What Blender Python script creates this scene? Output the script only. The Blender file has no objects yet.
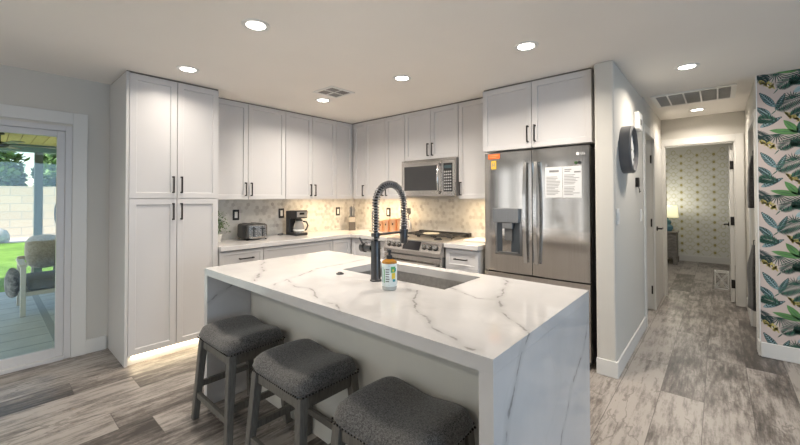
import bpy, bmesh, math, random
from mathutils import Vector, Matrix
PI = math.pi
R = math.radians
random.seed(7)
S = bpy.context.scene
COL = S.collection

# ------------------------------------------------------------ camera
TH, PITCH, ROLL, FPX, CY, HC = 0.72, 0.0146, 0.0028, 363.365, 192.1, 1.39
cam_data = bpy.data.cameras.new('camera')
cam = bpy.data.objects.new('camera', cam_data)
COL.objects.link(cam)
S.camera = cam
st, ct, sp, cp = math.sin(TH), math.cos(TH), math.sin(PITCH), math.cos(PITCH)
Rv = Vector((ct, st, 0)); Uv = Vector((st*sp, -ct*sp, cp)); Fv = Vector((-st*cp, ct*cp, sp))
R2 = Rv*math.cos(ROLL) - Uv*math.sin(ROLL)
U2 = Rv*math.sin(ROLL) + Uv*math.cos(ROLL)
m = Matrix((R2, U2, -Fv)).transposed().to_4x4()
m.translation = Vector((0, 0, HC))
cam.matrix_world = m
cam_data.sensor_width = 36
cam_data.lens = FPX/800*36
cam_data.shift_y = -(222.5-CY)/800
cam_data.clip_start = 0.05
cam_data.clip_end = 200

# ------------------------------------------------------------ world, sun, area lights, exposure
W = bpy.data.worlds.new('world'); S.world = W; W.use_nodes = True
wn = W.node_tree
bg = wn.nodes['Background']
sky = wn.nodes.new('ShaderNodeTexSky')
sky.sky_type = 'NISHITA'; sky.sun_disc = False; sky.sun_elevation = R(48); sky.sun_rotation = R(200)
wn.links.new(sky.outputs[0], bg.inputs[0]); bg.inputs[1].default_value = 0.28
S.view_settings.view_transform = 'Standard'
S.view_settings.look = 'None'
S.view_settings.gamma = 1
S.view_settings.use_curve_mapping = False
S.view_settings.exposure = 0.36
try:
    S.cycles.use_denoising = True
    S.cycles.max_bounces = 10
    S.cycles.diffuse_bounces = 6
    S.cycles.sample_clamp_indirect = 6
except Exception:
    pass

def light(name, kind, loc, energy, color, rot=(0, 0, 0), **kw):
    d = bpy.data.lights.new(name, kind); d.energy = energy; d.color = color
    for k, v in kw.items(): setattr(d, k, v)
    o = bpy.data.objects.new(name, d); COL.objects.link(o)
    o.location = loc; o.rotation_euler = rot
    return o
light('sun', 'SUN', (-10, 0, 10), 9, (1, .93, .84), (R(50), R(16), 0), angle=R(1))
# narrow unseen light strips added for vertical streaks reflected in the refrigerator
for wx, we in ((-3.0, 9), (-1.1, 6)):
    light('reflection_light_rear', 'AREA', (wx, -3.8, 1.25), we, (.95, .97, 1.0), (R(90), 0, 0), shape='RECTANGLE', size=.32, size_y=2.1)
light('reflection_light_patio', 'AREA', (-4.22, -2.45, 1.1), 16, (.92, .96, 1.0), (R(90), 0, R(-90)), shape='RECTANGLE', size=1.1, size_y=2.0)  # unseen light added so the refrigerator reflects bright bands
light('window_light_side', 'AREA', (3.9, .6, 1.3), 58, (.48, .72, 1.0), (R(90), 0, R(90)), shape='RECTANGLE', size=2.6, size_y=1.9)

# ------------------------------------------------------------ materials
MATS = {}
class NT:
    def __init__(s, name):
        s.m = bpy.data.materials.new(name); s.m.use_nodes = True
        s.t = s.m.node_tree; s.b = s.t.nodes['Principled BSDF']
    def n(s, typ, **kw):
        x = s.t.nodes.new(typ)
        for k, v in kw.items():
            if isinstance(k, str) and k.startswith('i'):
                x.inputs[int(k[1:])].default_value = v
            else: setattr(x, k, v)
        return x
    def l(s, a, b): s.t.links.new(a, b)
    def math(s, op, a, b=None, c=None, clamp=False):
        x = s.t.nodes.new('ShaderNodeMath'); x.operation = op; x.use_clamp = clamp
        for i, v in enumerate((a, b, c)):
            if v is None: continue
            if isinstance(v, (int, float)): x.inputs[i].default_value = v
            else: s.l(v, x.inputs[i])
        return x.outputs[0]
    def vmath(s, op, a, b=None):
        x = s.t.nodes.new('ShaderNodeVectorMath'); x.operation = op
        for i, v in enumerate((a, b)):
            if v is None: continue
            if isinstance(v, (tuple, list, Vector)): x.inputs[i].default_value = v
            else: s.l(v, x.inputs[i])
        return x
    def pos(s): return s.n('ShaderNodeTexCoord').outputs['Object']
    def noise(s, vec, scale, detail=3, rough=.5):
        x = s.n('ShaderNodeTexNoise'); x.inputs['Scale'].default_value = scale
        x.inputs['Detail'].default_value = detail; x.inputs['Roughness'].default_value = rough
        if vec is not None: s.l(vec, x.inputs['Vector'])
        return x.outputs['Fac']
    def ramp(s, fac, stops):
        x = s.n('ShaderNodeValToRGB'); e = x.color_ramp.elements
        while len(e) < len(stops): e.new(.5)
        for el, (p, c) in zip(e, stops): el.position = p; el.color = (*c, 1)
        s.l(fac, x.inputs[0]); return x.outputs[0]
    def mix(s, fac, a, b, blend='MIX'):
        x = s.n('ShaderNodeMix', data_type='RGBA', blend_type=blend)
        for i, v in ((0, fac), (6, a), (7, b)):
            if isinstance(v, (int, float)): x.inputs[i].default_value = v
            elif isinstance(v, tuple): x.inputs[i].default_value = (*v, 1)
            else: s.l(v, x.inputs[i])
        return x.outputs[2]
    def bump(s, h, strength=.2, dist=.01):
        x = s.n('ShaderNodeBump'); x.inputs['Strength'].default_value = strength; x.inputs['Distance'].default_value = dist
        s.l(h, x.inputs['Height']); s.l(x.outputs[0], s.b.inputs['Normal'])
def mat(name, color, rough=.5, metal=0, var=.04, scale=6, bump=0, bscale=200, spec=None, **kw):
    if name in MATS: return MATS[name]
    t = NT(name); b = t.b
    f = t.noise(t.pos(), scale)
    lo = tuple(max(0, c*(1-var)) for c in color); hi = tuple(min(1, c*(1+var)) for c in color)
    t.l(t.ramp(f, [(.3, lo), (.7, hi)]), b.inputs['Base Color'])
    b.inputs['Roughness'].default_value = rough; b.inputs['Metallic'].default_value = metal
    if spec is not None: b.inputs['Specular IOR Level'].default_value = spec
    if bump: t.bump(t.noise(t.pos(), bscale), bump, .002)
    for k, v in kw.items(): b.inputs[k.replace('_', ' ')].default_value = v
    MATS[name] = t.m; return t.m
def emis(name, color, strength, base=(.9, .9, .9)):
    t = NT(name)
    t.b.inputs['Base Color'].default_value = (*base, 1)
    t.b.inputs['Emission Color'].default_value = (*color, 1); t.b.inputs['Emission Strength'].default_value = strength
    MATS[name] = t.m; return t.m

def floor_mat():
    t = NT('plank_floor'); p = t.pos()
    sx = t.n('ShaderNodeSeparateXYZ'); t.l(p, sx.inputs[0]); x, y = sx.outputs[0], sx.outputs[1]
    Wd, L = .24, 1.52
    u = t.math('DIVIDE', t.math('ADD', x, 20.01), Wd); row = t.math('FLOOR', u)
    wn1 = t.n('ShaderNodeTexWhiteNoise', noise_dimensions='1D'); t.l(row, wn1.inputs['W'])
    v = t.math('ADD', t.math('DIVIDE', t.math('ADD', y, 20), L), t.math('MULTIPLY', wn1.outputs[0], 3.7)); cell = t.math('FLOOR', v)
    cb = t.n('ShaderNodeCombineXYZ'); t.l(row, cb.inputs[0]); t.l(cell, cb.inputs[1])
    wn2 = t.n('ShaderNodeTexWhiteNoise', noise_dimensions='2D'); t.l(cb.outputs[0], wn2.inputs['Vector']); rnd = wn2.outputs[0]
    # grain
    off = t.n('ShaderNodeCombineXYZ'); t.l(t.math('MULTIPLY', rnd, 37.), off.inputs[2]); t.l(t.math('MULTIPLY', rnd, 11.), off.inputs[1])
    q = t.vmath('ADD', t.vmath('MULTIPLY', p, (1, .12, 1)).outputs[0], off.outputs[0]).outputs[0]
    g1 = t.noise(q, 34, 6, .7)
    q2 = t.vmath('ADD', t.vmath('MULTIPLY', p, (1, .42, 1)).outputs[0], off.outputs[0]).outputs[0]
    g2 = t.noise(q2, 5.5, 5, .6)
    fine = t.noise(t.vmath('MULTIPLY', p, (1, .9, 1)).outputs[0], 60, 3, .7)
    f = t.math('ADD', t.math('MULTIPLY', g1, .56), t.math('MULTIPLY', g2, .40))
    f = t.math('ADD', f, t.math('MULTIPLY', t.math('SUBTRACT', rnd, .5), .17))
    f = t.math('ADD', f, t.math('MULTIPLY', t.math('SUBTRACT', fine, .5), .10))
    c = t.ramp(f, [(.35, (.040, .033, .029)), (.435, (.115, .099, .088)), (.49, (.205, .182, .164)), (.57, (.34, .309, .283))])
    # cracks and knots: thin dark lines
    w = t.n('ShaderNodeTexNoise'); w.inputs['Scale'].default_value = 6; w.inputs['Detail'].default_value = 5
    t.l(t.vmath('ADD', t.vmath('MULTIPLY', p, (1, .3, 1)).outputs[0], off.outputs[0]).outputs[0], w.inputs['Vector'])
    cr = t.math('ABSOLUTE', t.math('SUBTRACT', w.outputs['Fac'], .5))
    crk = t.math('MULTIPLY', t.math('LESS_THAN', cr, .010), t.math('GREATER_THAN', t.noise(q2, 3, 2), .50))
    c = t.mix(t.math('MULTIPLY', crk, .42), c, (.07, .055, .045))
    # joints
    fu = t.math('FRACT', u); fv = t.math('FRACT', v)
    ju = t.math('LESS_THAN', t.math('MINIMUM', fu, t.math('SUBTRACT', 1, fu)), .009)
    jv = t.math('LESS_THAN', t.math('MINIMUM', fv, t.math('SUBTRACT', 1, fv)), .0014)
    j = t.math('MAXIMUM', ju, jv)
    c = t.mix(t.math('MULTIPLY', j, .7), c, (.06, .05, .045))
    t.l(c, t.b.inputs['Base Color'])
    t.l(t.math('ADD', t.math('MULTIPLY', g1, .25), .26), t.b.inputs['Roughness'])
    t.bump(t.math('SUBTRACT', g1, t.math('MULTIPLY', j, .6)), .12, .004)
    return t.m

def quartz(name, lines=(), faint=.35):
    t = NT(name); p = t.pos()
    n = t.n('ShaderNodeTexNoise'); n.inputs['Scale'].default_value = 9; n.inputs['Detail'].default_value = 4; t.l(p, n.inputs['Vector'])
    wv = t.vmath('MULTIPLY', t.vmath('SUBTRACT', n.outputs['Color'], (.5, .5, .5)).outputs[0], (.07, .07, .07)).outputs[0]
    wp = t.vmath('ADD', p, wv).outputs[0]
    dmin = None
    for line in lines:
        for a, b in zip(line[:-1], line[1:]):
            A = Vector(a); B = Vector(b); D = B-A
            pa = t.vmath('SUBTRACT', wp, tuple(A)).outputs[0]
            h = t.math('MULTIPLY', t.vmath('DOT_PRODUCT', pa, tuple(D)).outputs['Value'], 1/max(D.length_squared, 1e-6), clamp=True)
            sc = t.n('ShaderNodeVectorMath', operation='SCALE'); sc.inputs[0].default_value = tuple(D); t.l(h, sc.inputs['Scale'])
            d = t.vmath('LENGTH', t.vmath('SUBTRACT', pa, sc.outputs[0]).outputs[0]).outputs['Value']
            dmin = d if dmin is None else t.math('MINIMUM', dmin, d)
    # faint wandering veins everywhere
    v = t.n('ShaderNodeTexVoronoi', feature='DISTANCE_TO_EDGE'); v.inputs['Scale'].default_value = 1.3
    n2 = t.n('ShaderNodeTexNoise'); n2.inputs['Scale'].default_value = 3; n2.inputs['Detail'].default_value = 5; t.l(p, n2.inputs['Vector'])
    w2 = t.vmath('ADD', p, t.vmath('MULTIPLY', t.vmath('SUBTRACT', n2.outputs['Color'], (.5, .5, .5)).outputs[0], (.55, .55, .55)).outputs[0]).outputs[0]
    t.l(w2, v.inputs['Vector'])
    fv = t.math('SUBTRACT', 1, t.math('DIVIDE', v.outputs['Distance'], .02), clamp=True)
    fv = t.math('MULTIPLY', t.math('MULTIPLY', fv, t.noise(p, 2.2, 2)), faint)
    cloud = t.noise(p, 3.0, 4)
    base = t.ramp(cloud, [(.3, (.57, .557, .55)), (.65, (.645, .63, .622))])
    c = t.mix(fv, base, (.42, .41, .40))
    if dmin is not None:
        wd = t.math('ADD', .004, t.math('MULTIPLY', t.noise(p, 14, 2), .007))
        k = t.math('SUBTRACT', 1, t.math('DIVIDE', dmin, wd), clamp=True)
        halo = t.math('MULTIPLY', t.math('SUBTRACT', 1, t.math('DIVIDE', dmin, .03), clamp=True), .22)
        k = t.math('MAXIMUM', t.math('MULTIPLY', t.math('POWER', k, .5), .8), halo)
        c = t.mix(k, c, (.19, .18, .17))
    t.l(c, t.b.inputs['Base Color'])
    t.b.inputs['Roughness'].default_value = .08
    return t.m

def brushed(name, color, rough, aniso_axis='z', streak=60):
    t = NT(name); p = t.pos()
    sc = {'z': (streak, streak, .6), 'x': (.6, streak, streak)}[aniso_axis]
    f = t.noise(t.vmath('MULTIPLY', p, sc).outputs[0], 4, 3)
    t.l(t.ramp(f, [(.3, tuple(c*.9 for c in color)), (.7, tuple(min(1, c*1.06) for c in color))]), t.b.inputs['Base Color'])
    t.b.inputs['Metallic'].default_value = 1
    t.l(t.math('ADD', t.math('MULTIPLY', f, .08), rough-.05), t.b.inputs['Roughness'])
    t.b.inputs['Anisotropic'].default_value = .85
    t.b.inputs['Anisotropic Rotation'].default_value = 0.0
    tg = t.n('ShaderNodeTangent', direction_type='RADIAL', axis='Z'); t.l(tg.outputs[0], t.b.inputs['Tangent'])
    MATS[name] = t.m; return t.m

def island_rand(name, stops, rough=.4):
    t = NT(name)
    g = t.n('ShaderNodeNewGeometry')
    base = t.ramp(g.outputs['Random Per Island'], stops)
    f = t.noise(t.pos(), 45, 4)
    c = t.mix(t.math('MULTIPLY', f, .3), base, (.75, .73, .70))
    t.l(c, t.b.inputs['Base Color']); t.b.inputs['Roughness'].default_value = rough
    MATS[name] = t.m; return t.m

def wood(name, c0, c1, scale=(8, 1, 8), rough=.5):
    t = NT(name); p = t.pos()
    f = t.noise(t.vmath('MULTIPLY', p, scale).outputs[0], 5, 5, .6)
    t.l(t.ramp(f, [(.3, c0), (.7, c1)]), t.b.inputs['Base Color']); t.b.inputs['Roughness'].default_value = rough
    MATS[name] = t.m; return t.m

def fabric(name, c0, c1, scale=260):
    t = NT(name); p = t.pos()
    f = t.noise(p, scale, 2, .8); g = t.noise(p, scale*.45, 3)
    h = t.math('ADD', t.math('MULTIPLY', f, .65), t.math('MULTIPLY', g, .35))
    t.l(t.ramp(h, [(.40, c0), (.60, c1)]), t.b.inputs['Base Color']); t.b.inputs['Roughness'].default_value = .92
    t.b.inputs['Specular IOR Level'].default_value = .2
    t.b.inputs['Sheen Weight'].default_value = .25
    t.bump(f, .5, .002); MATS[name] = t.m; return t.m

wall_m = mat('wall_paint', (.595, .575, .53), .75, var=.015, scale=1.5, bump=.25, bscale=120)
ceil_m = mat('ceiling_paint', (.88, .845, .80), .85, var=.02, scale=1.2, bump=.4, bscale=90)
trim_m = mat('trim_paint', (.66, .655, .63), .4, var=.01)
door_m = mat('door_paint', (.66, .655, .63), .35, var=.01)
cab_m = mat('cabinet_paint', (.60, .59, .59), .33, var=.012, scale=3)
cab_in = mat('cabinet_side', (.58, .575, .565), .4, var=.012)
black_m = mat('black_metal', (.028, .026, .025), .38, metal=.6, var=.1)
gun_m = mat('gunmetal', (.085, .085, .088), .34, metal=.85, var=.08)
steel = brushed('stainless_steel', (.58, .55, .515), .17)
steel_h = brushed('stainless_steel_bar', (.66, .65, .635), .22, 'x')
steel_d = brushed('dark_steel', (.30, .295, .29), .33)
sink_m = mat('sink_steel', (.42, .41, .40), .42, metal=.7, var=.12, scale=40)
plastic_b = mat('black_plastic', (.022, .022, .023), .35, var=.1)
plastic_g = mat('grey_plastic', (.10, .10, .10), .4, var=.05)
gloss_b = mat('black_glass', (.012, .012, .014), .07, var=.02, spec=.6)
white_p = mat('white_plastic', (.78, .78, .76), .35, var=.01)
vinyl = mat('vinyl_frame', (.58, .575, .575), .35, var=.01)
copper = mat('copper', (.84, .52, .33), .30, metal=1, var=.05)
ceramic = mat('white_ceramic', (.76, .73, .68), .25, var=.02)
paper = mat('paper', (.68, .68, .68), .8, var=.01)
ink = mat('grey_ink', (.22, .22, .22), .8)
stoolw = wood('grey_wood', (.080, .075, .066), (.155, .146, .130), (30, 30, 3), .45)
seat_f = fabric('charcoal_tweed', (.028, .027, .026), (.165, .16, .157), 300)
nail_m = mat('nailhead', (.03, .028, .025), .4, metal=.8)
lens = emis('lamp_lens', (1, .95, .88), 14)
led = emis('led_strip', (1, .80, .52), 5)
quartz_c = quartz('quartz_counter', (), .3)
floor_m = floor_mat()
dresser_w = wood('weathered_wood', (.12, .11, .10), (.30, .285, .26), (3, 3, 14), .6)
tile_m = island_rand('marble_hexagons', [(0, (.60, .585, .55)), (.45, (.66, .645, .61)), (.72, (.56, .54, .50)), (.93, (.48, .46, .43)), (1, (.38, .36, .335))], .22)
grout = mat('grout', (.62, .60, .565), .8, var=.02)

# ------------------------------------------------------------ mesh helpers
def box(bm, x0, x1, y0, y1, z0, z1, mi=0):
    vs = [bm.verts.new(v) for v in ((x0, y0, z0), (x1, y0, z0), (x1, y1, z0), (x0, y1, z0), (x0, y0, z1), (x1, y0, z1), (x1, y1, z1), (x0, y1, z1))]
    for f in ((0, 3, 2, 1), (4, 5, 6, 7), (0, 1, 5, 4), (1, 2, 6, 5), (2, 3, 7, 6), (3, 0, 4, 7)):
        bm.faces.new([vs[i] for i in f]).material_index = mi
    return vs
def frame_of(d):
    d = Vector(d).normalized(); a = Vector((0, 0, 1)) if abs(d.z) < .9 else Vector((1, 0, 0))
    u = d.cross(a).normalized(); return u, d.cross(u).normalized()
def cyl(bm, p0, p1, r0, r1=None, seg=20, mi=0, cap=True):
    r1 = r0 if r1 is None else r1; p0 = Vector(p0); p1 = Vector(p1); u, v = frame_of(p1-p0)
    A, B = [], []
    for i in range(seg):
        a = 2*PI*i/seg; o = u*math.cos(a)+v*math.sin(a)
        A.append(bm.verts.new(p0+o*r0)); B.append(bm.verts.new(p1+o*r1))
    for i in range(seg):
        bm.faces.new((A[i], A[(i+1) % seg], B[(i+1) % seg], B[i])).material_index = mi
    if cap:
        bm.faces.new(A).material_index = mi; bm.faces.new(B[::-1]).material_index = mi
def lathe(bm, prof, c=(0, 0, 0), seg=28, axis='z', mi=0):
    rings = []
    for r, z in prof:
        ring = []
        for i in range(seg):
            a = 2*PI*i/seg
            p = {'z': (r*math.cos(a), r*math.sin(a), z), 'x': (z, r*math.cos(a), r*math.sin(a)), 'y': (r*math.cos(a), z, r*math.sin(a))}[axis]
            ring.append(bm.verts.new(Vector(c)+Vector(p)))
        rings.append(ring)
    for A, B in zip(rings[:-1], rings[1:]):
        for i in range(seg):
            bm.faces.new((A[i], A[(i+1) % seg], B[(i+1) % seg], B[i])).material_index = mi
    for rg, (r, z) in ((rings[0], prof[0]), (rings[-1], prof[-1])):
        if r > 1e-4: bm.faces.new(rg).material_index = mi
def tube(bm, pts, r, seg=8, closed=False, mi=0):
    pts = [Vector(p) for p in pts]; n = len(pts); rings = []; u = None
    for i, p in enumerate(pts):
        if closed: d = pts[(i+1) % n]-pts[i-1]
        else: d = pts[min(i+1, n-1)]-pts[max(i-1, 0)]
        d.normalize()
        if u is None: u, v = frame_of(d)
        else:
            u = (u-d*u.dot(d)).normalized(); v = d.cross(u)
        rr = r[i] if isinstance(r, (list, tuple)) else r
        rings.append([bm.verts.new(p+(u*math.cos(2*PI*k/seg)+v*math.sin(2*PI*k/seg))*rr) for k in range(seg)])
    for i in range(n if closed else n-1):
        A, B = rings[i], rings[(i+1) % n]
        for k in range(seg): bm.faces.new((A[k], A[(k+1) % seg], B[(k+1) % seg], B[k])).material_index = mi
    if not closed: bm.faces.new(rings[0]); bm.faces.new(rings[-1][::-1])
def prism(bm, poly, z0, z1, mi=0):
    A = [bm.verts.new((x, y, z0)) for x, y in poly]; B = [bm.verts.new((x, y, z1)) for x, y in poly]; n = len(poly)
    bm.faces.new(A[::-1]).material_index = mi; bm.faces.new(B).material_index = mi
    for i in range(n): bm.faces.new((A[i], A[(i+1) % n], B[(i+1) % n], B[i])).material_index = mi
def ball(bm, c, r, sx=1, sy=1, sz=1, seg=16, mi=0):
    M = Matrix.Translation(c) @ Matrix.Diagonal((r*sx, r*sy, r*sz, 1))
    g = bmesh.ops.create_uvsphere(bm, u_segments=seg, v_segments=max(6, seg//2), radius=1, matrix=M)
    for v in g['verts']:
        for f in v.link_faces: f.material_index = mi
def obj(name, build, mats, parent=None, bevel=0, smooth=False, subs=0, norm=True):
    bm = bmesh.new(); build(bm)
    if norm: bmesh.ops.recalc_face_normals(bm, faces=bm.faces)
    me = bpy.data.meshes.new(name); bm.to_mesh(me); bm.free()
    for mm in (mats if isinstance(mats, (list, tuple)) else [mats]): me.materials.append(mm)
    o = bpy.data.objects.new(name, me); COL.objects.link(o)
    if parent: o.parent = parent
    if smooth:
        for p in me.polygons: p.use_smooth = True
        if smooth == 'auto':
            md = o.modifiers.new('split', 'EDGE_SPLIT'); md.split_angle = R(38)
    if bevel:
        md = o.modifiers.new('bevel', 'BEVEL'); md.width = bevel; md.segments = 2; md.limit_method = 'ANGLE'; md.angle_limit = R(40)
    if subs:
        md = o.modifiers.new('sub', 'SUBSURF'); md.levels = md.render_levels = subs
    return o
def tag(o, label=None, cat=None, group=None, kind=None):
    if label: o['label'] = label
    if cat: o['category'] = cat
    if group: o['group'] = group
    if kind: o['kind'] = kind
    return o
def thing(name, label, cat, loc=(0, 0, 0), rz=0, group=None):
    o = bpy.data.objects.new(name, None); COL.objects.link(o); o.empty_display_size = .1
    o.location = loc; o.rotation_euler = (0, 0, rz)
    return tag(o, label, cat, group)
def struct(name, build, m, bevel=0, label=None, **k):
    return tag(obj(name, build, m, None, bevel, **k), label, None, None, 'structure')
def bx(*a): return lambda bm: box(bm, *a)
def bxs(*L):
    def f(bm):
        for a in L: box(bm, *a)
    return f
def copy_tree(o, parent=None):
    c = o.copy(); COL.objects.link(c)
    if parent: c.parent = parent
    for ch in [x for x in bpy.data.objects if x.parent == o]: copy_tree(ch, c)
    return c
def text_obj(name, s, size, m, parent=None, M=Matrix(), depth=.0006):
    cu = bpy.data.curves.new(name, 'FONT'); cu.body = s; cu.size = size; cu.extrude = depth; cu.align_x = 'CENTER'
    tmp = bpy.data.objects.new(name+'_tmp', cu); COL.objects.link(tmp)
    me = bpy.data.meshes.new_from_object(tmp.evaluated_get(bpy.context.evaluated_depsgraph_get()))
    bpy.data.objects.remove(tmp); me.transform(M); me.materials.clear(); me.materials.append(m); me.name = name
    o = bpy.data.objects.new(name, me); COL.objects.link(o)
    if parent: o.parent = parent
    return o

# ------------------------------------------------------------ room shell
CZ, HZ = 2.455, 2.475           # kitchen ceiling, hall ceiling
XA = -4.275                     # wall with cabinets and patio door
YB = 3.80                       # wall with the range
HLX, HRX = -.604, .26           # hall walls
HEY = 6.32                      # hall end wall
BRY = 10.0                      # bedroom far wall
struct('floor', bx(XA-.15, 4.1, -4.0, BRY+.1, -.05, 0), floor_m, label='grey-brown wood-look plank floor')
struct('ceiling', bx(XA-.15, 4.1, -4.0, 4.5, CZ, CZ+.12), ceil_m, label='smooth off-white kitchen ceiling')
struct('ceiling_hall', bx(-2.6, 4.1, 4.5, BRY+.1, HZ, HZ+.1), ceil_m, label='ceiling of the hallway and bedroom')
struct('wall_left', bxs((XA-.15, XA, -4, -1.55, 0, CZ), (XA-.15, XA, .50, YB+.15, 0, CZ), (XA-.15, XA, -1.55, .50, 2.02, CZ)), wall_m, label='light grey wall holding the sliding patio door')
struct('wall_range', bx(XA, -.74, YB, YB+.12, 0, CZ), wall_m, label='wall behind the range')
def partition(bm):
    y1 = 4.70
    box(bm, -.74, HLX, 3.2, y1, 0, CZ)
    box(bm, -.74, HLX, y1, 5.40, 2.09, HZ)
    box(bm, -.74, HLX, 5.40, HEY, 0, HZ)
struct('wall_hall_left', partition, wall_m, bevel=.012, label='white partition wall between fridge and hallway')
struct('wall_hall_end', bxs((-.604, -.575, HEY, HEY+.11, 0, HZ), (.165, .26, HEY, HEY+.11, 0, HZ), (-.575, .165, HEY, HEY+.11, 2.10, HZ)), wall_m, label='end wall of the hallway round the bedroom doorway')
struct('wall_hall_right', bxs((HRX, HRX+.11, 4.58, 4.64, 0, HZ), (HRX, HRX+.11, 5.42, HEY, 0, HZ), (HRX, HRX+.11, 4.64, 5.42, 2.09, HZ), (HRX+.11, 1.2, 5.42, 5.5, 0, HZ)), wall_m, label='right wall of the hallway')
struct('wall_wallpaper', bx(HRX, 4.1, 4.47, 4.58, 0, HZ), wall_m, label='wall carrying the tropical wallpaper')
struct('wall_rear', bx(XA, 4.0, -4.0, -3.85, 0, CZ), wall_m)
struct('wall_right', bx(4.0, 4.1, -4.0, 4.5, 0, CZ), wall_m)
struct('wall_bedroom_left', bx(-2.6, -2.5, HEY+.11, BRY, 0, HZ), wall_m)
struct('wall_bedroom_right', bx(1.3, 1.4, HEY+.11, BRY, 0, HZ), wall_m)
struct('wall_bedroom_front', bxs((-2.5, -.604, HEY, HEY+.11, 0, HZ), (.26, 1.3, HEY, HEY+.11, 0, HZ)), wall_m)
struct('wall_bedroom_far', bx(-2.5, 1.3, BRY, BRY+.1, 0, HZ), mat('bedroom_paper', (.72, .72, .68), .6, var=.02), label='bedroom wall with gold medallion paper')
light('side_room_fill', 'AREA', (-1.4, 5.1, HZ-.03), 8, (1, .96, .9), shape='DISK', size=.4)  # unseen lamp added to brighten the view through the side doorway
# the room behind the hall's left doorway
struct('wall_side_room', bxs((-2.2, -.74, 4.2, 4.3, 0, HZ), (-2.2, -.74, 5.9, 6.0, 0, HZ), (-2.3, -2.2, 4.2, 6.0, 0, HZ)), wall_m)
struct('wall_closet', bx(1.2, 1.3, 4.58, 5.5, 0, HZ), wall_m)

# baseboards
def bboard(name, *bs): return struct(name, bxs(*bs), trim_m, .004)
BH = .125
bboard('baseboard_left', (XA, XA+.014, .535, .745, 0, BH), (XA, XA+.014, -3.85, -1.64, 0, BH))
bboard('baseboard_partition', (-.741, HLX+.014, 3.186, 3.2, 0, BH), (HLX, HLX+.014, 3.2, 4.61, 0, BH))
bboard('baseboard_wallpaper', (HRX+.001, 4.0, 4.455, 4.47, 0, BH))
bboard('baseboard_bedroom', (-2.5, 1.3, BRY-.014, BRY, 0, BH), (-2.5, -2.486, HEY+.2, BRY-.02, 0, BH))
bboard('baseboard_hall_right', (HRX-.014, HRX, 5.52, HEY, 0, BH), (HRX-.014, HRX, 4.47, 4.56, 0, BH))

# door casings
def casing_x(name, x, s, y0, y1, zt, w=.085, t=.016):        # on a wall of constant x, s = side the casing sticks to
    a, b = sorted((x, x+s*t))
    struct(name, bxs((a, b, y0-w, y0, 0, zt+w), (a, b, y1, y1+w, 0, zt+w), (a, b, y0, y1, zt, zt+w)), trim_m, .003)
casing_x('trim_1', HLX, 1, 4.70, 5.40, 2.09)
casing_x('trim_2', HRX, -1, 4.64, 5.42, 2.09)
struct('trim_3', bxs((-.603, -.575, HEY-.016, HEY, 0, 2.19), (.165, .245, HEY-.016, HEY, 0, 2.19), (-.575, .165, HEY-.016, HEY, 2.10, 2.19)), trim_m, .003, label='white casing of the bedroom doorway')
struct('trim_4', bxs((-.575, -.56, HEY, HEY+.11, 0, 2.10), (.15, .165, HEY, HEY+.11, 0, 2.10), (-.56, .15, HEY, HEY+.11, 2.085, 2.10)), trim_m)

# ------------------------------------------------------------ sliding patio door (structure)
struct('trim_patio_door', bxs((XA, XA+.018, .50, .60, 0, 2.14), (XA, XA+.018, -1.65, -1.55, 0, 2.14), (XA, XA+.018, -1.55, .50, 2.04, 2.14)), trim_m, .003, label='flat white casing round the sliding patio door')
dr = thing('door_1', 'white-framed sliding glass door to the patio', 'patio door', (XA, 0, 0)); del dr['category']; dr['kind'] = 'structure'
obj('door_frame', bxs((-.15, .0, .455, .50, .0, 2.02), (-.15, .0, -1.55, -1.505, 0, 2.02), (-.15, .0, -1.505, .455, 1.975, 2.02), (-.15, .012, -1.505, .455, 0, .03)), vinyl, dr, .003)
def sash(bm, y0, y1, x0, x1):
    w = .052
    box(bm, x0, x1, y0, y0+w, .03, 1.975); box(bm, x0, x1, y1-w, y1, .03, 1.975)
    box(bm, x0, x1, y0+w, y1-w, 1.975-w, 1.975); box(bm, x0, x1, y0+w, y1-w, .03, .03+.075)
obj('sash', lambda bm: sash(bm, -.56, .455, -.06, -.02), vinyl, dr, .003)
obj('sash', lambda bm: sash(bm, -1.505, -.50, -.11, -.07), vinyl, dr, .003)
def glass_mat():
    t = NT('window_glass'); nt = t.t; nt.nodes.remove(t.b)
    out = [n for n in nt.nodes if n.type == 'OUTPUT_MATERIAL'][0]
    tr = t.n('ShaderNodeBsdfTransparent'); tr.inputs[0].default_value = (.93, .97, .95, 1)
    gl = t.n('ShaderNodeBsdfGlossy'); gl.inputs['Roughness'].default_value = .02
    fr = t.n('ShaderNodeFresnel'); fr.inputs[0].default_value = 1.45
    mx = t.n('ShaderNodeMixShader'); t.l(fr.outputs[0], mx.inputs[0]); t.l(tr.outputs[0], mx.inputs[1]); t.l(gl.outputs[0], mx.inputs[2])
    t.l(mx.outputs[0], out.inputs[0]); return t.m
glass_m = glass_mat()
obj('glass_pane', bx(-.043, -.037, -.51, .405, .10, 1.93), glass_m, dr)
obj('glass_pane', bx(-.093, -.087, -1.455, -.55, .10, 1.93), glass_m, dr)

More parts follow.
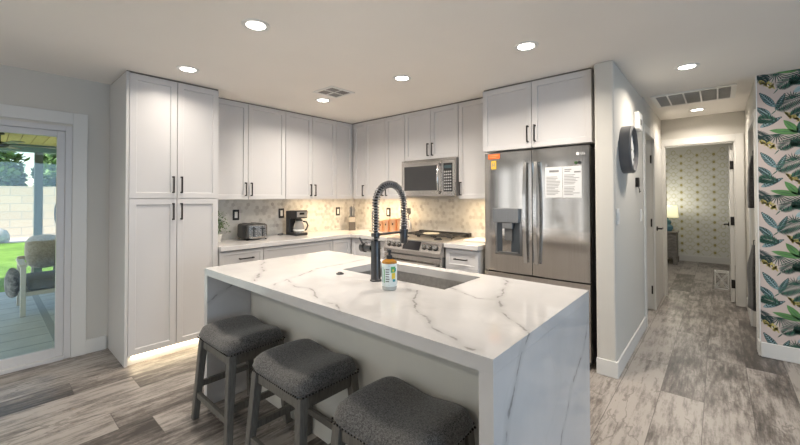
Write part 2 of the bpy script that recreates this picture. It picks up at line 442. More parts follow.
# ------------------------------------------------------------ cabinets
def shaker(bm, x0, x1, z0, z1, y=0, t=.02, rail=.070, dep=.011):
    vs = box(bm, x0, x1, y, y+t, z0, z1)
    bm.verts.ensure_lookup_table(); bm.normal_update()
    f = [f for f in vs[0].link_faces if all(abs(v.co.y-y) < 1e-6 for v in f.verts)][0]
    rail = min(rail, (x1-x0)*.3, (z1-z0)*.3)
    bmesh.ops.inset_individual(bm, faces=[f], thickness=rail, depth=0)
    bmesh.ops.inset_individual(bm, faces=[f], thickness=.003, depth=0)
    for v in f.verts: v.co.y += dep
def bar_handle(bm, x, z, vert=True, L=.15, y=0):
    a = L/2
    if vert:
        box(bm, x-.006, x+.006, y-.036, y-.026, z-a, z+a)
        box(bm, x-.006, x+.006, y-.027, y, z-a, z-a+.012); box(bm, x-.006, x+.006, y-.027, y, z+a-.012, z+a)
    else:
        box(bm, x-a, x+a, y-.036, y-.026, z-.006, z+.006)
        box(bm, x-a, x-a+.012, y-.027, y, z-.006, z+.006); box(bm, x+a-.012, x+a, y-.027, y, z-.006, z+.006)
ZU = 1.37
def cabinet(name, label, loc, rz, w, d, h, fronts, z0=0, group=None, body=None, cat='cabinet'):
    t = thing(name, label, cat, loc, rz, group)
    obj('body', body or bx(.0012, w-.0012, .021, d, z0+(.02 if z0 == ZU else 0), h), cab_in, t, .0015)
    for (kind, x0, x1, a, b, hs) in fronts:
        f = obj(kind, lambda bm: shaker(bm, x0+.0025, x1-.0025, a+.0025, b-.0025), cab_m, t, .0015)
        for (v, hx, hz) in hs: obj('handle', lambda bm: bar_handle(bm, hx, hz, v == 'v'), black_m, f, .0015)
    return t
RA = PI/2      # cabinets on the left wall: local x runs along +y, local y into the wall
XT, XU, YU = -3.68, -3.946, 3.467
TOP = 2.446
def dbl(w, a, b, hz, mid=None):
    m_ = mid or w/2
    return [('door', 0, m_, a, b, [('v', m_-.033, hz)]), ('door', m_, w, a, b, [('v', m_+.033, hz)])]
GU = 'white wall cabinets above the worktop'
# tall pantry
t = cabinet('tall_cabinet', 'full-height white pantry cabinet with four shaker doors beside the patio door wall', (XT, .76, 0), RA, .742, .592, TOP,
            [('door', .022, .38, 1.385, TOP-.005, [('v', .347, 1.51)]), ('door', .38, .742, 1.385, TOP-.005, [('v', .413, 1.51)]), ('door', .022, .38, .075, 1.385, [('v', .347, 1.27)]), ('door', .38, .742, .075, 1.385, [('v', .413, 1.27)])],
            body=bxs((.0225, .742, .021, .592, .075, TOP), (.0, .022, .0, .592, 0, TOP), (.720, .742, .021, .592, 0, .0745)))
obj('toe_kick', bx(.022, .742, .022, .034, 0, .075), trim_m, t)
obj('light_strip', bx(.05, .70, .006, .0135, .066, .0735), led, t)
light('toe_glow', 'AREA', (XT-.012, 1.13, .064), .7, (1, .80, .52), shape='RECTANGLE', size=.012, size_y=.64)
# uppers on the left wall
ZU = 1.37
def upper(name, label, loc, rz, w, fronts, z0=ZU, d=.327): return cabinet(name, label, loc, rz, w, d, TOP, fronts, z0, GU)
upper('wall_cabinet', 'white double-door wall cabinet right of the tall pantry, above the toaster', (XU, 1.505, 0), RA, .892, dbl(.892, ZU, TOP-.005, 1.485, .425))
upper('wall_cabinet', 'white double-door wall cabinet above the coffee maker', (XU, 2.399, 0), RA, .771, dbl(.771, ZU, TOP-.005, 1.485, .385))
# corner unit
t = thing('corner_wall_cabinet', 'L-shaped white wall cabinet filling the corner above the knife block', 'cabinet', (0, 0, 0), 0, GU)
obj('body', lambda bm: prism(bm, [(XU-.327, 3.172), (XU-.021, 3.172), (XU-.021, YU+.021), (-3.684, YU+.021), (-3.684, YB-.002), (XU-.327, YB-.002)], ZU+.02, TOP), cab_in, t, .0015)
f = obj('door', lambda bm: shaker(bm, .0, YU-3.175, ZU+.0025, TOP-.008), cab_m, t, .0015); f.location = (XU, 3.174, 0); f.rotation_euler.z = RA
f = obj('door', lambda bm: shaker(bm, .024, .2605, ZU+.0025, TOP-.008), cab_m, t, .0015); f.location = (XU, YU, 0)
obj('handle', lambda bm: bar_handle(bm, .236, 1.485), black_m, f, .0015)
# uppers on the range wall
DB = YB-YU-.004
upper('wall_cabinet', 'white double-door wall cabinet between the corner and the microwave', (-3.682, YU, 0), 0, .720, dbl(.720, ZU, TOP-.005, 1.485, .381), d=DB)
upper('wall_cabinet', 'short white double-door wall cabinet directly above the microwave', (-2.960, YU, 0), 0, .784, dbl(.784, 1.842, TOP-.005, 1.955, .404), z0=1.842, d=DB)
upper('wall_cabinet', 'narrow white single-door wall cabinet between microwave and refrigerator', (-2.174, YU, 0), 0, .408, [('door', 0, .408, ZU, TOP-.005, [('v', .033, 1.485)])], d=DB)
t = cabinet('refrigerator_cabinet', 'deep white double-door cabinet above the refrigerator', (-1.762, 3.262, 0), 0, .99, .534, TOP, dbl(.99, 1.838, TOP-.005, 1.965, .492), z0=1.838)
# dark strip coloured as the thin shadow between cabinets and ceiling
struct('shadow_strip', lambda bm: [box(bm, XA, XT-.008, .765, 1.50, TOP, CZ), box(bm, XA, XU-.02, 1.50, YB, TOP, CZ), box(bm, XU-.02, -1.765, YU+.015, YB, TOP, CZ), box(bm, -1.755, -.78, 3.275, YB, TOP, CZ)], mat('painted_shadow', (.20, .18, .16), .8), label='shadow gap filler between cabinets and ceiling')

# base units
GB = 'white base cabinets under the worktop'
XB, YBF = -3.66, 3.185
ZB = .866
def base(name, label, loc, rz, w, d, fronts, **k):
    t = cabinet(name, label, loc, rz, w, d, ZB, fronts, .10, GB, **k)
    obj('toe_kick', bx(.001, w-.001, .075, .09, 0, .10), cab_in, t); return t
base('base_cabinet', 'white base cabinet with one narrow drawer beside the tall pantry', (XB, 1.508, 0), RA, .452, .606, [('drawer', 0, .452, .69, .858, [('h', .262, .773)]), ('door', 0, .452, .105, .69, [('v', .41, .60)])])
base('base_cabinet', 'wide white base cabinet under the coffee maker', (XB, 1.964, 0), RA, .924, .606, [('drawer', 0, .924, .69, .858, []), ('door', 0, .462, .105, .69, [('v', .43, .60)]), ('door', .462, .924, .105, .69, [('v', .494, .60)])])
t = thing('corner_base_cabinet', 'L-shaped white base cabinet in the corner under the knife block', 'cabinet', (0, 0, 0), 0, GB)
obj('body', lambda bm: prism(bm, [(XB-.606, 2.892), (XB-.021, 2.892), (XB-.021, YBF+.021), (-3.362, YBF+.021), (-3.362, YB-.002), (XB-.606, YB-.002)], .10, ZB), cab_in, t, .0015)
f = obj('door', lambda bm: shaker(bm, .0, YBF-2.895, .105, .858), cab_m, t, .0015); f.location = (XB, 2.893, 0); f.rotation_euler.z = RA
f = obj('door', lambda bm: shaker(bm, .022, .297, .105, .858), cab_m, t, .0015); f.location = (XB, YBF, 0)
base('base_cabinet', 'white base cabinet just left of the range', (-3.360, YBF, 0), 0, .376, .610, [('drawer', 0, .376, .69, .858, [('h', .188, .773)]), ('door', 0, .376, .105, .69, [('v', .34, .60)])])
base('base_cabinet', 'white base cabinet with drawers between range and refrigerator', (-2.163, YBF, 0), 0, .386, .610, [('drawer', 0, .386, .66, .858, [('h', .193, .760)]), ('drawer', 0, .386, .385, .66, [('h', .193, .52)]), ('drawer', 0, .386, .105, .385, [('h', .193, .245)])])

# worktops
ov = .03
o = obj('worktop', lambda bm: prism(bm, [(XA+.002, 1.508), (XB+ov, 1.508), (XB+ov, YBF-ov), (-2.982, YBF-ov), (-2.982, YB-.002), (XA+.002, YB-.002)], ZB+.002, .914), quartz_c, None, .003)
tag(o, 'L-shaped white quartz worktop running from the pantry round the corner to the range', 'worktop')
o = obj('worktop', bx(-2.166, -1.765, YBF-ov, YB-.002, ZB+.002, .914), quartz_c, None, .003)
tag(o, 'short white quartz worktop between range and refrigerator', 'worktop')

# hexagon mosaic backsplash
def hexes(bm, u0, u1, z0, z1, P, r=.026):
    w = math.sqrt(3)*r; rr = r*.955; row = 0; z = z0+.004
    while z < z1:
        u = u0+(w/2 if row % 2 else 0)
        while u < u1:
            pts = []
            for k in range(6):
                a = PI/6+k*PI/3; pts.append((min(max(u+rr*math.cos(a), u0), u1), min(max(z+rr*math.sin(a), z0), z1)))
            A = [bm.verts.new(P(x, zz, .0045)) for x, zz in pts]
            ar = max(p[0] for p in pts)-min(p[0] for p in pts)
            if ar > .006 and max(p[1] for p in pts)-min(p[1] for p in pts) > .006:
                try: bm.faces.new(A)
                except Exception: pass
            u += w
        z += 1.5*r; row += 1
    A = [bm.verts.new(P(x, zz, .0035)) for x, zz in ((u0, z0), (u1, z0), (u1, z1), (u0, z1))]
    bm.faces.new(A).material_index = 1
    bmesh.ops.remove_doubles(bm, verts=bm.verts, dist=1e-6)
struct('wall_backsplash_left', lambda bm: hexes(bm, 1.505, YB-.005, .9145, ZU-.001, lambda u, z, d: (XA+d, u, z)), [tile_m, grout], label='grey marble hexagon mosaic behind the toaster and coffee maker', norm=False)
struct('wall_backsplash_range', lambda bm: (hexes(bm, XA+.006, -1.765, .9145, ZU-.001, lambda u, z, d: (-u+XA+.006-1.765, YB-d, z)), bmesh.ops.recalc_face_normals(bm, faces=bm.faces)), [tile_m, grout], label='beige-lit marble hexagon mosaic behind the range', norm=False)
for o in bpy.data.objects:
    if o.name == 'wall_backsplash_range':
        for v in o.data.vertices: pass

# outlets
def outlet(label, loc, rz):
    t = thing('wall_outlet', label, 'outlet', loc, rz, 'black framed outlets on the backsplash')
    obj('cover_plate', bx(-.038, .038, -.008, 0, -.062, .062), plastic_b, t, .003)
    obj('socket', bx(-.017, .017, -.011, -.008, -.036, .036), white_p, t, .002)
outlet('black framed outlet above the left end of the toaster', (XA+.0055, 1.94, 1.19), RA)
outlet('black framed outlet left of the coffee maker', (XA+.0055, 2.53, 1.19), RA)
outlet('black framed outlet left of the knife block near the corner', (XA+.0055, 3.46, 1.185), RA)
outlet('black framed outlet above the copper canisters', (-3.545, YB-.0055, 1.18), 0)

# ------------------------------------------------------------ island
IX0, IX1, IY0, IY1 = -2.635, -.503, .986, 2.03
veins = [[(-0.97, 2.074, .914), (-.829, 1.758, .914), (-.777, 1.564, .914), (-.702, 1.449, .914), (-.612, 1.359, .914), (-.503, 1.24, .912), (-.503, 1.193, .869), (-.503, 1.16, .821), (-.503, 1.128, .775), (-.503, 1.05, .62), (-.503, .99, .5)],
         [(-.78, 1.561, .914), (-.874, 1.524, .914), (-.975, 1.581, .914), (-1.155, 1.648, .914)],
         [(-1.174, 1.462, .914), (-1., 1.23, .914), (-.796, 1.084, .914), (-.578, 1.007, .914)],
         [(-1.283, 1.025, .914), (-1.11, .961, .914)],
         [(-2.626, 1.403, .914), (-2.327, 1.243, .914), (-2.113, 1.097, .914), (-1.999, 1.02, .914)],
         [(-1.772, 1.003, .914), (-1.855, 1.08, .914), (-1.905, 1.167, .914), (-2.032, 1.495, .914), (-2.052, 1.9, .914)],
         [(-1.914, 1.16, .914), (-1.726, 1.1, .914), (-1.624, 1.131, .914), (-1.434, 1.043, .914), (-1.283, 1.025, .914)],
         [(-.503, 2.0, .76), (-.503, 1.9, .63), (-.503, 1.736, .545), (-.503, 1.6, .40), (-.503, 1.4, .1)],
         [(-2.585, 1.157, .782), (-2.585, .99, .685)]]
quartz_i = quartz('quartz_island', veins, .22)
SX0, SX1, SY0, SY1 = -1.885, -1.07, 1.565, 1.945
t = thing('island_worktop', 'white veined quartz island top with waterfall ends', 'worktop')
def top_ring(bm):
    o4 = [(IX0, IY0), (IX1, IY0), (IX1, IY1), (IX0, IY1)]; i4 = [(SX0, SY0), (SX1, SY0), (SX1, SY1), (SX0, SY1)]
    V = {}
    for z in (.866, .914):
        for n_, q in (('o', o4), ('i', i4)):
            V[n_, z] = [bm.verts.new((x, y, z)) for x, y in q]
    for k in range(4):
        j = (k+1) % 4
        for z in (.866, .914): bm.faces.new((V['o', z][k], V['o', z][j], V['i', z][j], V['i', z][k]))
        for n_ in 'oi': bm.faces.new((V[n_, .866][k], V[n_, .866][j], V[n_, .914][j], V[n_, .914][k]))
obj('slab', top_ring, quartz_i, t, .0008)
obj('waterfall_panel', bx(IX0, IX0+.048, IY0, IY1, 0, .866), quartz_i, t)
obj('waterfall_panel', bx(IX1-.048, IX1, IY0, IY1, 0, .866), quartz_i, t)
isl_m = mat('island_paint', (.60, .595, .555), .45, var=.02)
t = thing('island_cabinet', 'painted cabinet under the island between its waterfall ends', 'cabinet')
BY = 1.286
obj('body', bxs((IX0+.05, SX0-.03, BY, 1.99, 0, .864), (SX1+.03, IX1-.05, BY, 1.99, 0, .864), (SX0-.03, SX1+.03, BY, 1.535, 0, .864), (SX0-.03, SX1+.03, 1.535, 1.99, 0, .60)), isl_m, t)
xs = [IX0+.05, -2.05, SX0, -1.0, IX1-.05]
for a, b in ((IX0+.052, -1.92), (-1.92, -1.475), (-1.475, -1.04), (-1.04, IX1-.052)):
    f = obj('door', lambda bm: shaker(bm, 0, b-a-.004, .10, .86 if not (a > -1.93 and b < -1.0) else .86), cab_m, t, .0015)
    f.location = (b-.002, 2.012, 0); f.rotation_euler.z = PI
    obj('handle', lambda bm: bar_handle(bm, .05, .7), black_m, f)
# sink
t = thing('kitchen_sink', 'stainless undermount sink set in the island top', 'sink')
def basin(bm):
    z1, z0, w = .865, .665, .006
    a, b, c, d = SX0-.005, SX1+.005, SY0-.005, SY1+.005
    box(bm, a-w, b+w, c-w, d+w, z0-w, z0)
    box(bm, a-w, a, c-w, d+w, z0, z1); box(bm, b, b+w, c-w, d+w, z0, z1); box(bm, a, b, c-w, c, z0, z1); box(bm, a, b, d, d+w, z0, z1)
obj('basin', basin, sink_m, t)
obj('drain', lambda bm: lathe(bm, [(.0, .6665), (.03, .6665), (.045, .669), (.045, .6655), (.0, .6655)], (-1.47, 1.77, 0)), steel_h, t, smooth='auto')
# air switch
o = obj('air_switch', lambda bm: lathe(bm, [(.024, .9142), (.024, .919), (.02, .921), (.014, .921), (.013, .925), (0, .925)], (-1.78, 1.46, 0)), gun_m, smooth='auto')
tag(o, 'small round black air-switch button on island top left of sink', 'button')

# faucet
FX, FY = -1.483, 1.478
t = thing('kitchen_faucet', 'tall gunmetal spring-neck faucet standing in front of the sink', 'faucet', (FX, FY, .914))
obj('barrel', lambda bm: lathe(bm, [(.034, .0005), (.034, .006), (.0285, .010), (.0275, .222), (.025, .228), (.0, .228)]), gun_m, t, smooth='auto')
R0, ZS = .124, .432
path = []
for i in range(20): path.append(Vector((0, 0, .226+(ZS-.226)*i/20)))
for i in range(41):
    a = PI*i/40; path.append(Vector((0, R0-R0*math.cos(a), ZS+R0*math.sin(a)*1.0)))
for i in range(1, 11): path.append(Vector((0, 2*R0, ZS-(ZS-.29)*i/10)))
obj('hose', lambda bm: tube(bm, path, .010, 10), plastic_b, t, smooth=True)
def coil(bm):
    L = [0]
    for a, b in zip(path[:-1], path[1:]): L.append(L[-1]+(b-a).length)
    tot = L[-1]; turns = 46; N = turns*12; pts = []; k = 0
    for i in range(N+1):
        s = tot*i/N
        while k < len(L)-2 and L[k+1] < s: k += 1
        f_ = (s-L[k])/(L[k+1]-L[k]); p = path[k].lerp(path[k+1], f_); d = (path[k+1]-path[k]).normalized()
        u = Vector((1, 0, 0)); v = d.cross(u); a = 2*PI*turns*i/N
        pts.append(p+(u*math.cos(a)+v*math.sin(a))*.0195)
    tube(bm, pts, .0042, 6)
obj('spring_coil', coil, mat('spring_metal', (.26, .26, .27), .28, metal=.95), t, smooth=True)
obj('spray_head', lambda bm: lathe(bm, [(.0, .190), (.019, .190), (.0235, .197), (.0235, .262), (.017, .275), (.017, .315), (.014, .325), (.0, .325)], (0, 2*R0, 0)), gun_m, t, smooth='auto')
obj('support_arm', lambda bm: (cyl(bm, (0, .02, .262), (0, 2*R0-.02, .262), .008), cyl(bm, (0, 2*R0, .247), (0, 2*R0, .277), .027), cyl(bm, (0, 0, .252), (0, 0, .272), .026)), gun_m, t, smooth='auto')
vv = obj('valve', lambda bm: cyl(bm, (-.026, 0, .183), (-.085, 0, .183), .023), gun_m, t, smooth='auto')
obj('lever', lambda bm: (cyl(bm, (-.085, 0, .183), (-.112, 0, .183), .029), tube(bm, [(-.100, 0, .183), (-.104, -.012, .215), (-.108, -.028, .24)], .006, 8)), gun_m, vv, smooth='auto')

# soap bottle
t = thing('soap_bottle', 'amber pump soap bottle with white label beside the faucet', 'bottle', (-1.292, 1.388, .914), R(10))
amber = mat('amber_soap', (.75, .33, .04), .12, var=.1, Transmission_Weight=.35)
obj('bottle_body', lambda bm: lathe(bm, [(.0, .001), (.036, .001), (.0385, .006), (.0385, .140), (.036, .147), (.022, .154), (.013, .158), (.013, .164), (0, .164)]), mat('bottle_clear', (.70, .74, .72), .1, var=.02, Transmission_Weight=.3), t, smooth='auto')
obj('liquid', lambda bm: lathe(bm, [(.0387, .136), (.0387, .140), (.0364, .1475), (.0223, .1545), (.0145, .1585)]), amber, t, smooth='auto')
lb = obj('label_wrap', lambda bm: lathe(bm, [(.0387, .020), (.0393, .021), (.0393, .134), (.0387, .135)]), mat('label_white', (.74, .82, .82), .5), t, smooth='auto')
def arc_patch(bm, a0, a1, z0, z1, r=.0397):
    n = 6; pr = None
    for i in range(n+1):
        a = a0+(a1-a0)*i/n; q = (bm.verts.new((r*math.cos(a), r*math.sin(a), z0)), bm.verts.new((r*math.cos(a), r*math.sin(a), z1)))
        if pr: bm.faces.new((pr[0], q[0], q[1], pr[1]))
        pr = q
def blobs(cols):
    return cols
labm = [mat('label_green', (.10, .42, .14), .5), mat('label_yellow', (.85, .62, .05), .5), mat('label_teal', (.05, .30, .32), .5), mat('label_dark', (.10, .10, .10), .5)]
A = R(-52)
PATCH = [(0, A+R(6), A+R(44), .092, .122, .0397), (0, A-R(50), A-R(43), .04, .11, .0397), (1, A+R(12), A+R(42), .060, .090, .0398), (1, A+R(18), A+R(30), .098, .108, .0400), (2, A+R(20), A+R(46), .045, .058, .0397), (2, A-R(70), A-R(60), .04, .12, .0397), (2, A+R(40), A+R(52), .096, .114, .0400), (3, -PI, PI, .124, .127, .0397), (3, -PI, PI, .027, .030, .0397)]
PATCH += [(3, A-R(34), A-R(8-3*(i % 2)), .045+.012*i, .050+.012*i, .0398) for i in range(6)]
for k, a0, a1, z0, z1, r_ in PATCH: obj('label_print', lambda bm: arc_patch(bm, a0, a1, z0, z1, r_), labm[k], lb, norm=False)
obj('pump', lambda bm: (lathe(bm, [(.0, .157), (.0155, .158), (.0155, .176), (.006, .178), (.0055, .195), (.0, .195)]), tube(bm, [(0, 0, .193), (-.004, .004, .201), (-.02, .02, .201), (-.03, .03, .194)], .0055, 8), cyl(bm, (0, 0, .191), (0, 0, .204), .010)), plastic_b, t, smooth='auto')

# ------------------------------------------------------------ bar stools
def make_stool(label):
    t = thing('bar_stool', label, 'stool', (0, 0, 0), 0, 'saddle-seat stools at the island')
    HX, HY, ZB_ = .236, .184, .508
    def sz(x, y):      # saddle: high at both x ends, dip in the middle
        e = abs(x)/HX; return .557+.020*math.sin(min(1, e)*PI*.60)**2
    def seat(bm):
        NX, NY = 28, 16; g = []
        for i in range(NX+1):
            row = []
            for j in range(NY+1):
                u = -1+2*i/NX; v = -1+2*j/NY
                x = HX*u; y = HY*v
                # rounded plan corners
                mm = max(abs(u), abs(v), 1e-6); k = mm/max(1e-9, (abs(u)**7+abs(v)**7)**(1/7)) if mm > .01 else 1
                k = 1+(k-1)*mm**3; x *= k; y *= k
                edge = max(abs(u), abs(v)); fall = 1-max(0, (edge-.83)/.17)**2.4
                z = .532+(sz(x, y)-.532+.014*(1-v*v))*max(0, fall)
                row.append(bm.verts.new((x, y, z)))
            g.append(row)
        for i in range(NX):
            for j in range(NY): bm.faces.new((g[i][j], g[i+1][j], g[i+1][j+1], g[i][j+1]))
        loop = [g[i][0] for i in range(NX+1)]+[g[NX][j] for j in range(1, NY+1)]+[g[i][NY] for i in range(NX-1, -1, -1)]+[g[0][j] for j in range(NY-1, 0, -1)]
        low = [bm.verts.new((v.co.x*.955, v.co.y*.95, ZB_)) for v in loop]; n = len(loop)
        for i in range(n): bm.faces.new((loop[i], loop[(i+1) % n], low[(i+1) % n], low[i]))
        bm.faces.new(low)
    s = obj('seat', seat, seat_f, t, smooth=True)
    def nails(bm):
        a, b = HX*.962, HY*.957; st_ = .0165
        def put(x, y): ball(bm, (x, y, ZB_+.007), .0048, seg=6)
        n = int(2*a/st_)
        for i in range(1, n):
            for sg in (-1, 1): put(-a+2*a*i/n, sg*(b+.001))
        n = int(2*b/st_)
        for i in range(1, n):
            for sg in (-1, 1): put(sg*(a+.001), -b+2*b*i/n)
    obj('nailhead_trim', nails, nail_m, s, smooth=True)
    tx, ty, fx, fy = .196, .146, .236, .182
    zt = .506
    def bar(bm, p0, p1, w0, w1, h=None):
        # square-section bar with horizontal cuts
        p0 = Vector(p0); p1 = Vector(p1)
        if abs((p1-p0).z) > .3:
            A = [bm.verts.new(p0+Vector((sx*w0/2, sy*w0/2, 0))) for sx, sy in ((-1, -1), (1, -1), (1, 1), (-1, 1))]
            B = [bm.verts.new(p1+Vector((sx*w1/2, sy*w1/2, 0))) for sx, sy in ((-1, -1), (1, -1), (1, 1), (-1, 1))]
        else:
            d = (p1-p0).normalized(); n = Vector((-d.y, d.x, 0)).normalized(); u = Vector((0, 0, 1))
            A = [bm.verts.new(p0+n*a*w0/2+u*b*w1/2) for a, b in ((-1, -1), (1, -1), (1, 1), (-1, 1))]
            B = [bm.verts.new(p1+n*a*w0/2+u*b*w1/2) for a, b in ((-1, -1), (1, -1), (1, 1), (-1, 1))]
        bm.faces.new(A[::-1]); bm.faces.new(B)
        for i in range(4): bm.faces.new((A[i], A[(i+1) % 4], B[(i+1) % 4], B[i]))
    for sx in (-1, 1):
        for sy in (-1, 1):
            obj('leg', lambda bm: bar(bm, (sx*fx, sy*fy, 0), (sx*tx, sy*ty, zt), .036, .044), stoolw, t, .003)
    def at(z, sx, sy):
        k = z/zt; return Vector((sx*(fx+(tx-fx)*k), sy*(fy+(ty-fy)*k), z))
    for sy in (-1, 1):
        obj('apron', lambda bm: bar(bm, (-tx+.02, sy*ty, zt-.032), (tx-.02, sy*ty, zt-.032), .022, .055), stoolw, t, .002)
        obj('stretcher', lambda bm: bar(bm, at(.155, -1, sy)+Vector((.017, 0, 0)), at(.155, 1, sy)-Vector((.017, 0, 0)), .022, .036), stoolw, t, .002)
    for sx in (-1, 1):
        obj('apron', lambda bm: bar(bm, (sx*tx, -ty+.02, zt-.032), (sx*tx, ty-.02, zt-.032), .022, .055), stoolw, t, .002)
        obj('stretcher', lambda bm: bar(bm, at(.215, sx, -1)+Vector((0, .017, 0)), at(.215, sx, 1)-Vector((0, .017, 0)), .022, .036), stoolw, t, .002)
    return t
s0 = make_stool('grey saddle-seat counter stool nearest the white pantry cabinet')
s1 = copy_tree(s0); s1['label'] = 'middle of three grey saddle-seat counter stools at the island'
s2 = copy_tree(s0); s2['label'] = 'grey saddle-seat counter stool nearest the front right corner of the island'
s0.location = (-2.265, 1.065, 0); s1.location = (-1.60, 1.08, 0); s2.location = (-.935, 1.075, 0)

# ------------------------------------------------------------ refrigerator
FX0, FX1, FYF = -1.712, -.782, 3.19
t = thing('refrigerator', 'stainless french-door refrigerator with water dispenser', 'refrigerator', (FX0, FYF, 0))
FW = FX1-FX0; MX = .462
obj('cabinet_body', bx(.004, FW-.004, .075, .60, .02, 1.80), plastic_g, t, .004)
def fdoor(bm, x0, x1, z0, z1, bul=.018, hole=None):
    # slightly bowed front
    n = 12; F, Bk = [], []
    for i in range(n+1):
        u = i/n; x = x0+(x1-x0)*u; y = bul-bul*math.sin(PI*min(max(u, 0), 1))**.6
        F.append((bm.verts.new((x, y, z0)), bm.verts.new((x, y, z1)))); Bk.append((bm.verts.new((x, .07, z0)), bm.verts.new((x, .07, z1))))
    for i in range(n):
        bm.faces.new((F[i][0], F[i+1][0], F[i+1][1], F[i][1])); bm.faces.new((Bk[i][0], Bk[i+1][0], Bk[i+1][1], Bk[i][1]))
        for k in (0, 1): bm.faces.new((F[i][k], F[i+1][k], Bk[i+1][k], Bk[i][k]))
    for i in (0, n): bm.faces.new((F[i][0], F[i][1], Bk[i][1], Bk[i][0]))
dL = obj('door', lambda bm: fdoor(bm, 0, MX-.003, .695, 1.81), steel, t, smooth='auto')
dR = obj('door', lambda bm: fdoor(bm, MX+.003, FW, .695, 1.81), steel, t, smooth='auto')
dF = obj('freezer_drawer', lambda bm: fdoor(bm, 0, FW, .06, .683, .012), steel, t, smooth='auto')
def fhandle(bm, x):
    pts = []
    for i in range(17):
        u = i/16; z = .80+.90*u; y = -.030-.030*math.sin(PI*u)
        pts.append((x, y, z))
    # flat curved bar
    prev = None
    for (x_, y, z) in pts:
        q = [bm.verts.new((x_+a, y+b, z)) for a, b in ((-.016, 0), (.016, 0), (.014, .014), (-.014, .014))]
        if prev:
            for k in range(4): bm.faces.new((prev[k], prev[(k+1) % 4], q[(k+1) % 4], q[k]))
        else: bm.faces.new(q)
        prev = q
    bm.faces.new(prev)
    box(bm, x-.012, x+.012, -.025, .012, .81, .835); box(bm, x-.012, x+.012, -.025, .012, 1.665, 1.69)
obj('handle', lambda bm: fhandle(bm, MX-.045), steel_h, dL, .002)
obj('handle', lambda bm: fhandle(bm, MX+.050), steel_h, dR, .002)
obj('handle', lambda bm: (box(bm, .10, FW-.10, -.05, -.036, .60, .63), box(bm, .12, .15, -.04, .004, .605, .625), box(bm, FW-.15, FW-.12, -.04, .004, .605, .625)), steel_h, dF, .003)
dp = thing('dispenser', None, None); dp.parent = dL
dp = obj('dispenser', lambda bm: (box(bm, .115, .375, -.004, .004, .855, .875), box(bm, .115, .135, -.004, .004, .875, 1.17), box(bm, .355, .375, -.004, .004, .875, 1.17)), steel_d, dL, .002)
obj('dispenser_recess', bx(.135, .355, .0005, .002, .875, 1.17), mat('recess_dark', (.055, .065, .075), .3, metal=.3), dL)
bpy.data.objects.remove([o for o in bpy.data.objects if o.type == 'EMPTY' and o.name.startswith('dispenser')][0])
# deep recess look given by a flat dark plate behind a raised hood
obj('dispenser_hood', lambda bm: (box(bm, .11, .36, -.045, .002, 1.155, 1.285), box(bm, .20, .30, -.035, 0, 1.10, 1.155)), steel_d, dL, .004)
obj('dispenser_paddle', bx(.215, .29, -.020, -.008, .99, 1.10), plastic_g, dL, .003)
obj('drip_tray', bx(.15, .34, -.022, 0, .875, .885), plastic_g, dL, .002)
# logo, notices, magnets
MT = Matrix.Rotation(R(90), 4, 'X')
obj('logo_mark', lambda bm: lathe(bm, [(0, .0045), (.013, .0045), (.013, .0062), (0, .0062)], (.848, 0, 1.745), axis='y'), white_p, dR)
text_obj('logo_text', 'LG', .028, white_p, dR, Matrix.Translation((.885, .004, 1.736)) @ MT)
def stick(name, label, cat, builds, loc=(FX0, FYF, 0)):
    t_ = thing(name, label, cat, loc)
    for n_, b_, m_ in builds: obj(n_, b_, m_, t_)
    return t_
def lines(x0, x1, z1, n, dz, y=-.0032):
    def f(bm):
        rnd = random.Random(int(x0*1000))
        for i in range(n):
            if rnd.random() < .12: continue
            box(bm, x0, x0+(x1-x0)*(.55+.45*rnd.random()), y, y+.0006, z1-i*dz-.0045, z1-i*dz)
    return f
def notice(px, w, label, heads):
    stick('paper_notice', label, 'paper', [('sheet', bx(px, px+w, -.0026, -.0016, 1.385, 1.645), paper), ('heading', lambda bm: [box(bm, *h) for h in heads], ink), ('text_lines', lines(px+.012, px+w-.012, 1.575, 14, .0125), ink)])
notice(.585, .142, 'left of two white printed sheets held on the refrigerator door', [(.62, .70, -.0032, -.0026, 1.60, 1.618)])
notice(.730, .148, 'right of two white printed sheets held on the refrigerator door', [(.745, .80, -.0032, -.0026, 1.615, 1.622), (.745, .79, -.0032, -.0026, 1.60, 1.607), (.82, .87, -.0032, -.0026, 1.590, 1.602)])
for x, z, m_, l in ((.600, 1.662, steel_h, 'round steel magnet over the left corner of the left notice'), (.835, 1.672, mat('green_magnet', (.04, .10, .03), .4), 'dark green magnet above the right notice'), (.862, 1.672, gun_m, 'small dark magnet right of the green one')):
    o = obj('magnet', lambda bm: lathe(bm, [(0, -.009), (.011, -.009), (.013, -.006), (.013, -.0005), (0, -.0005)], (FX0+x, FYF, z), axis='y'), m_, smooth='auto'); tag(o, l, 'magnet')
stick('sticker', 'orange rectangular sticker at the upper left corner of the refrigerator', 'sticker', [('backing', bx(.045, .165, -.0005, .0045, 1.752, 1.80), mat('orange_sticker', (.72, .14, .02), .5)), ('print', bxs((.06, .15, -.0012, -.0005, 1.783, 1.789), (.06, .13, -.0012, -.0005, 1.767, 1.773)), mat('sticker_print', (.5, .30, .12), .5))])
stick('sticker', 'small yellow square sticker under the orange one on the refrigerator', 'sticker', [('backing', bx(.078, .128, -.002, .003, 1.655, 1.735), mat('yellow_sticker', (.75, .47, .05), .5)), ('print', bxs((.09, .097, -.0027, -.002, 1.675, 1.715), (.097, .112, -.0027, -.002, 1.690, 1.697), (.108, .114, -.0027, -.002, 1.672, 1.72)), ink)])

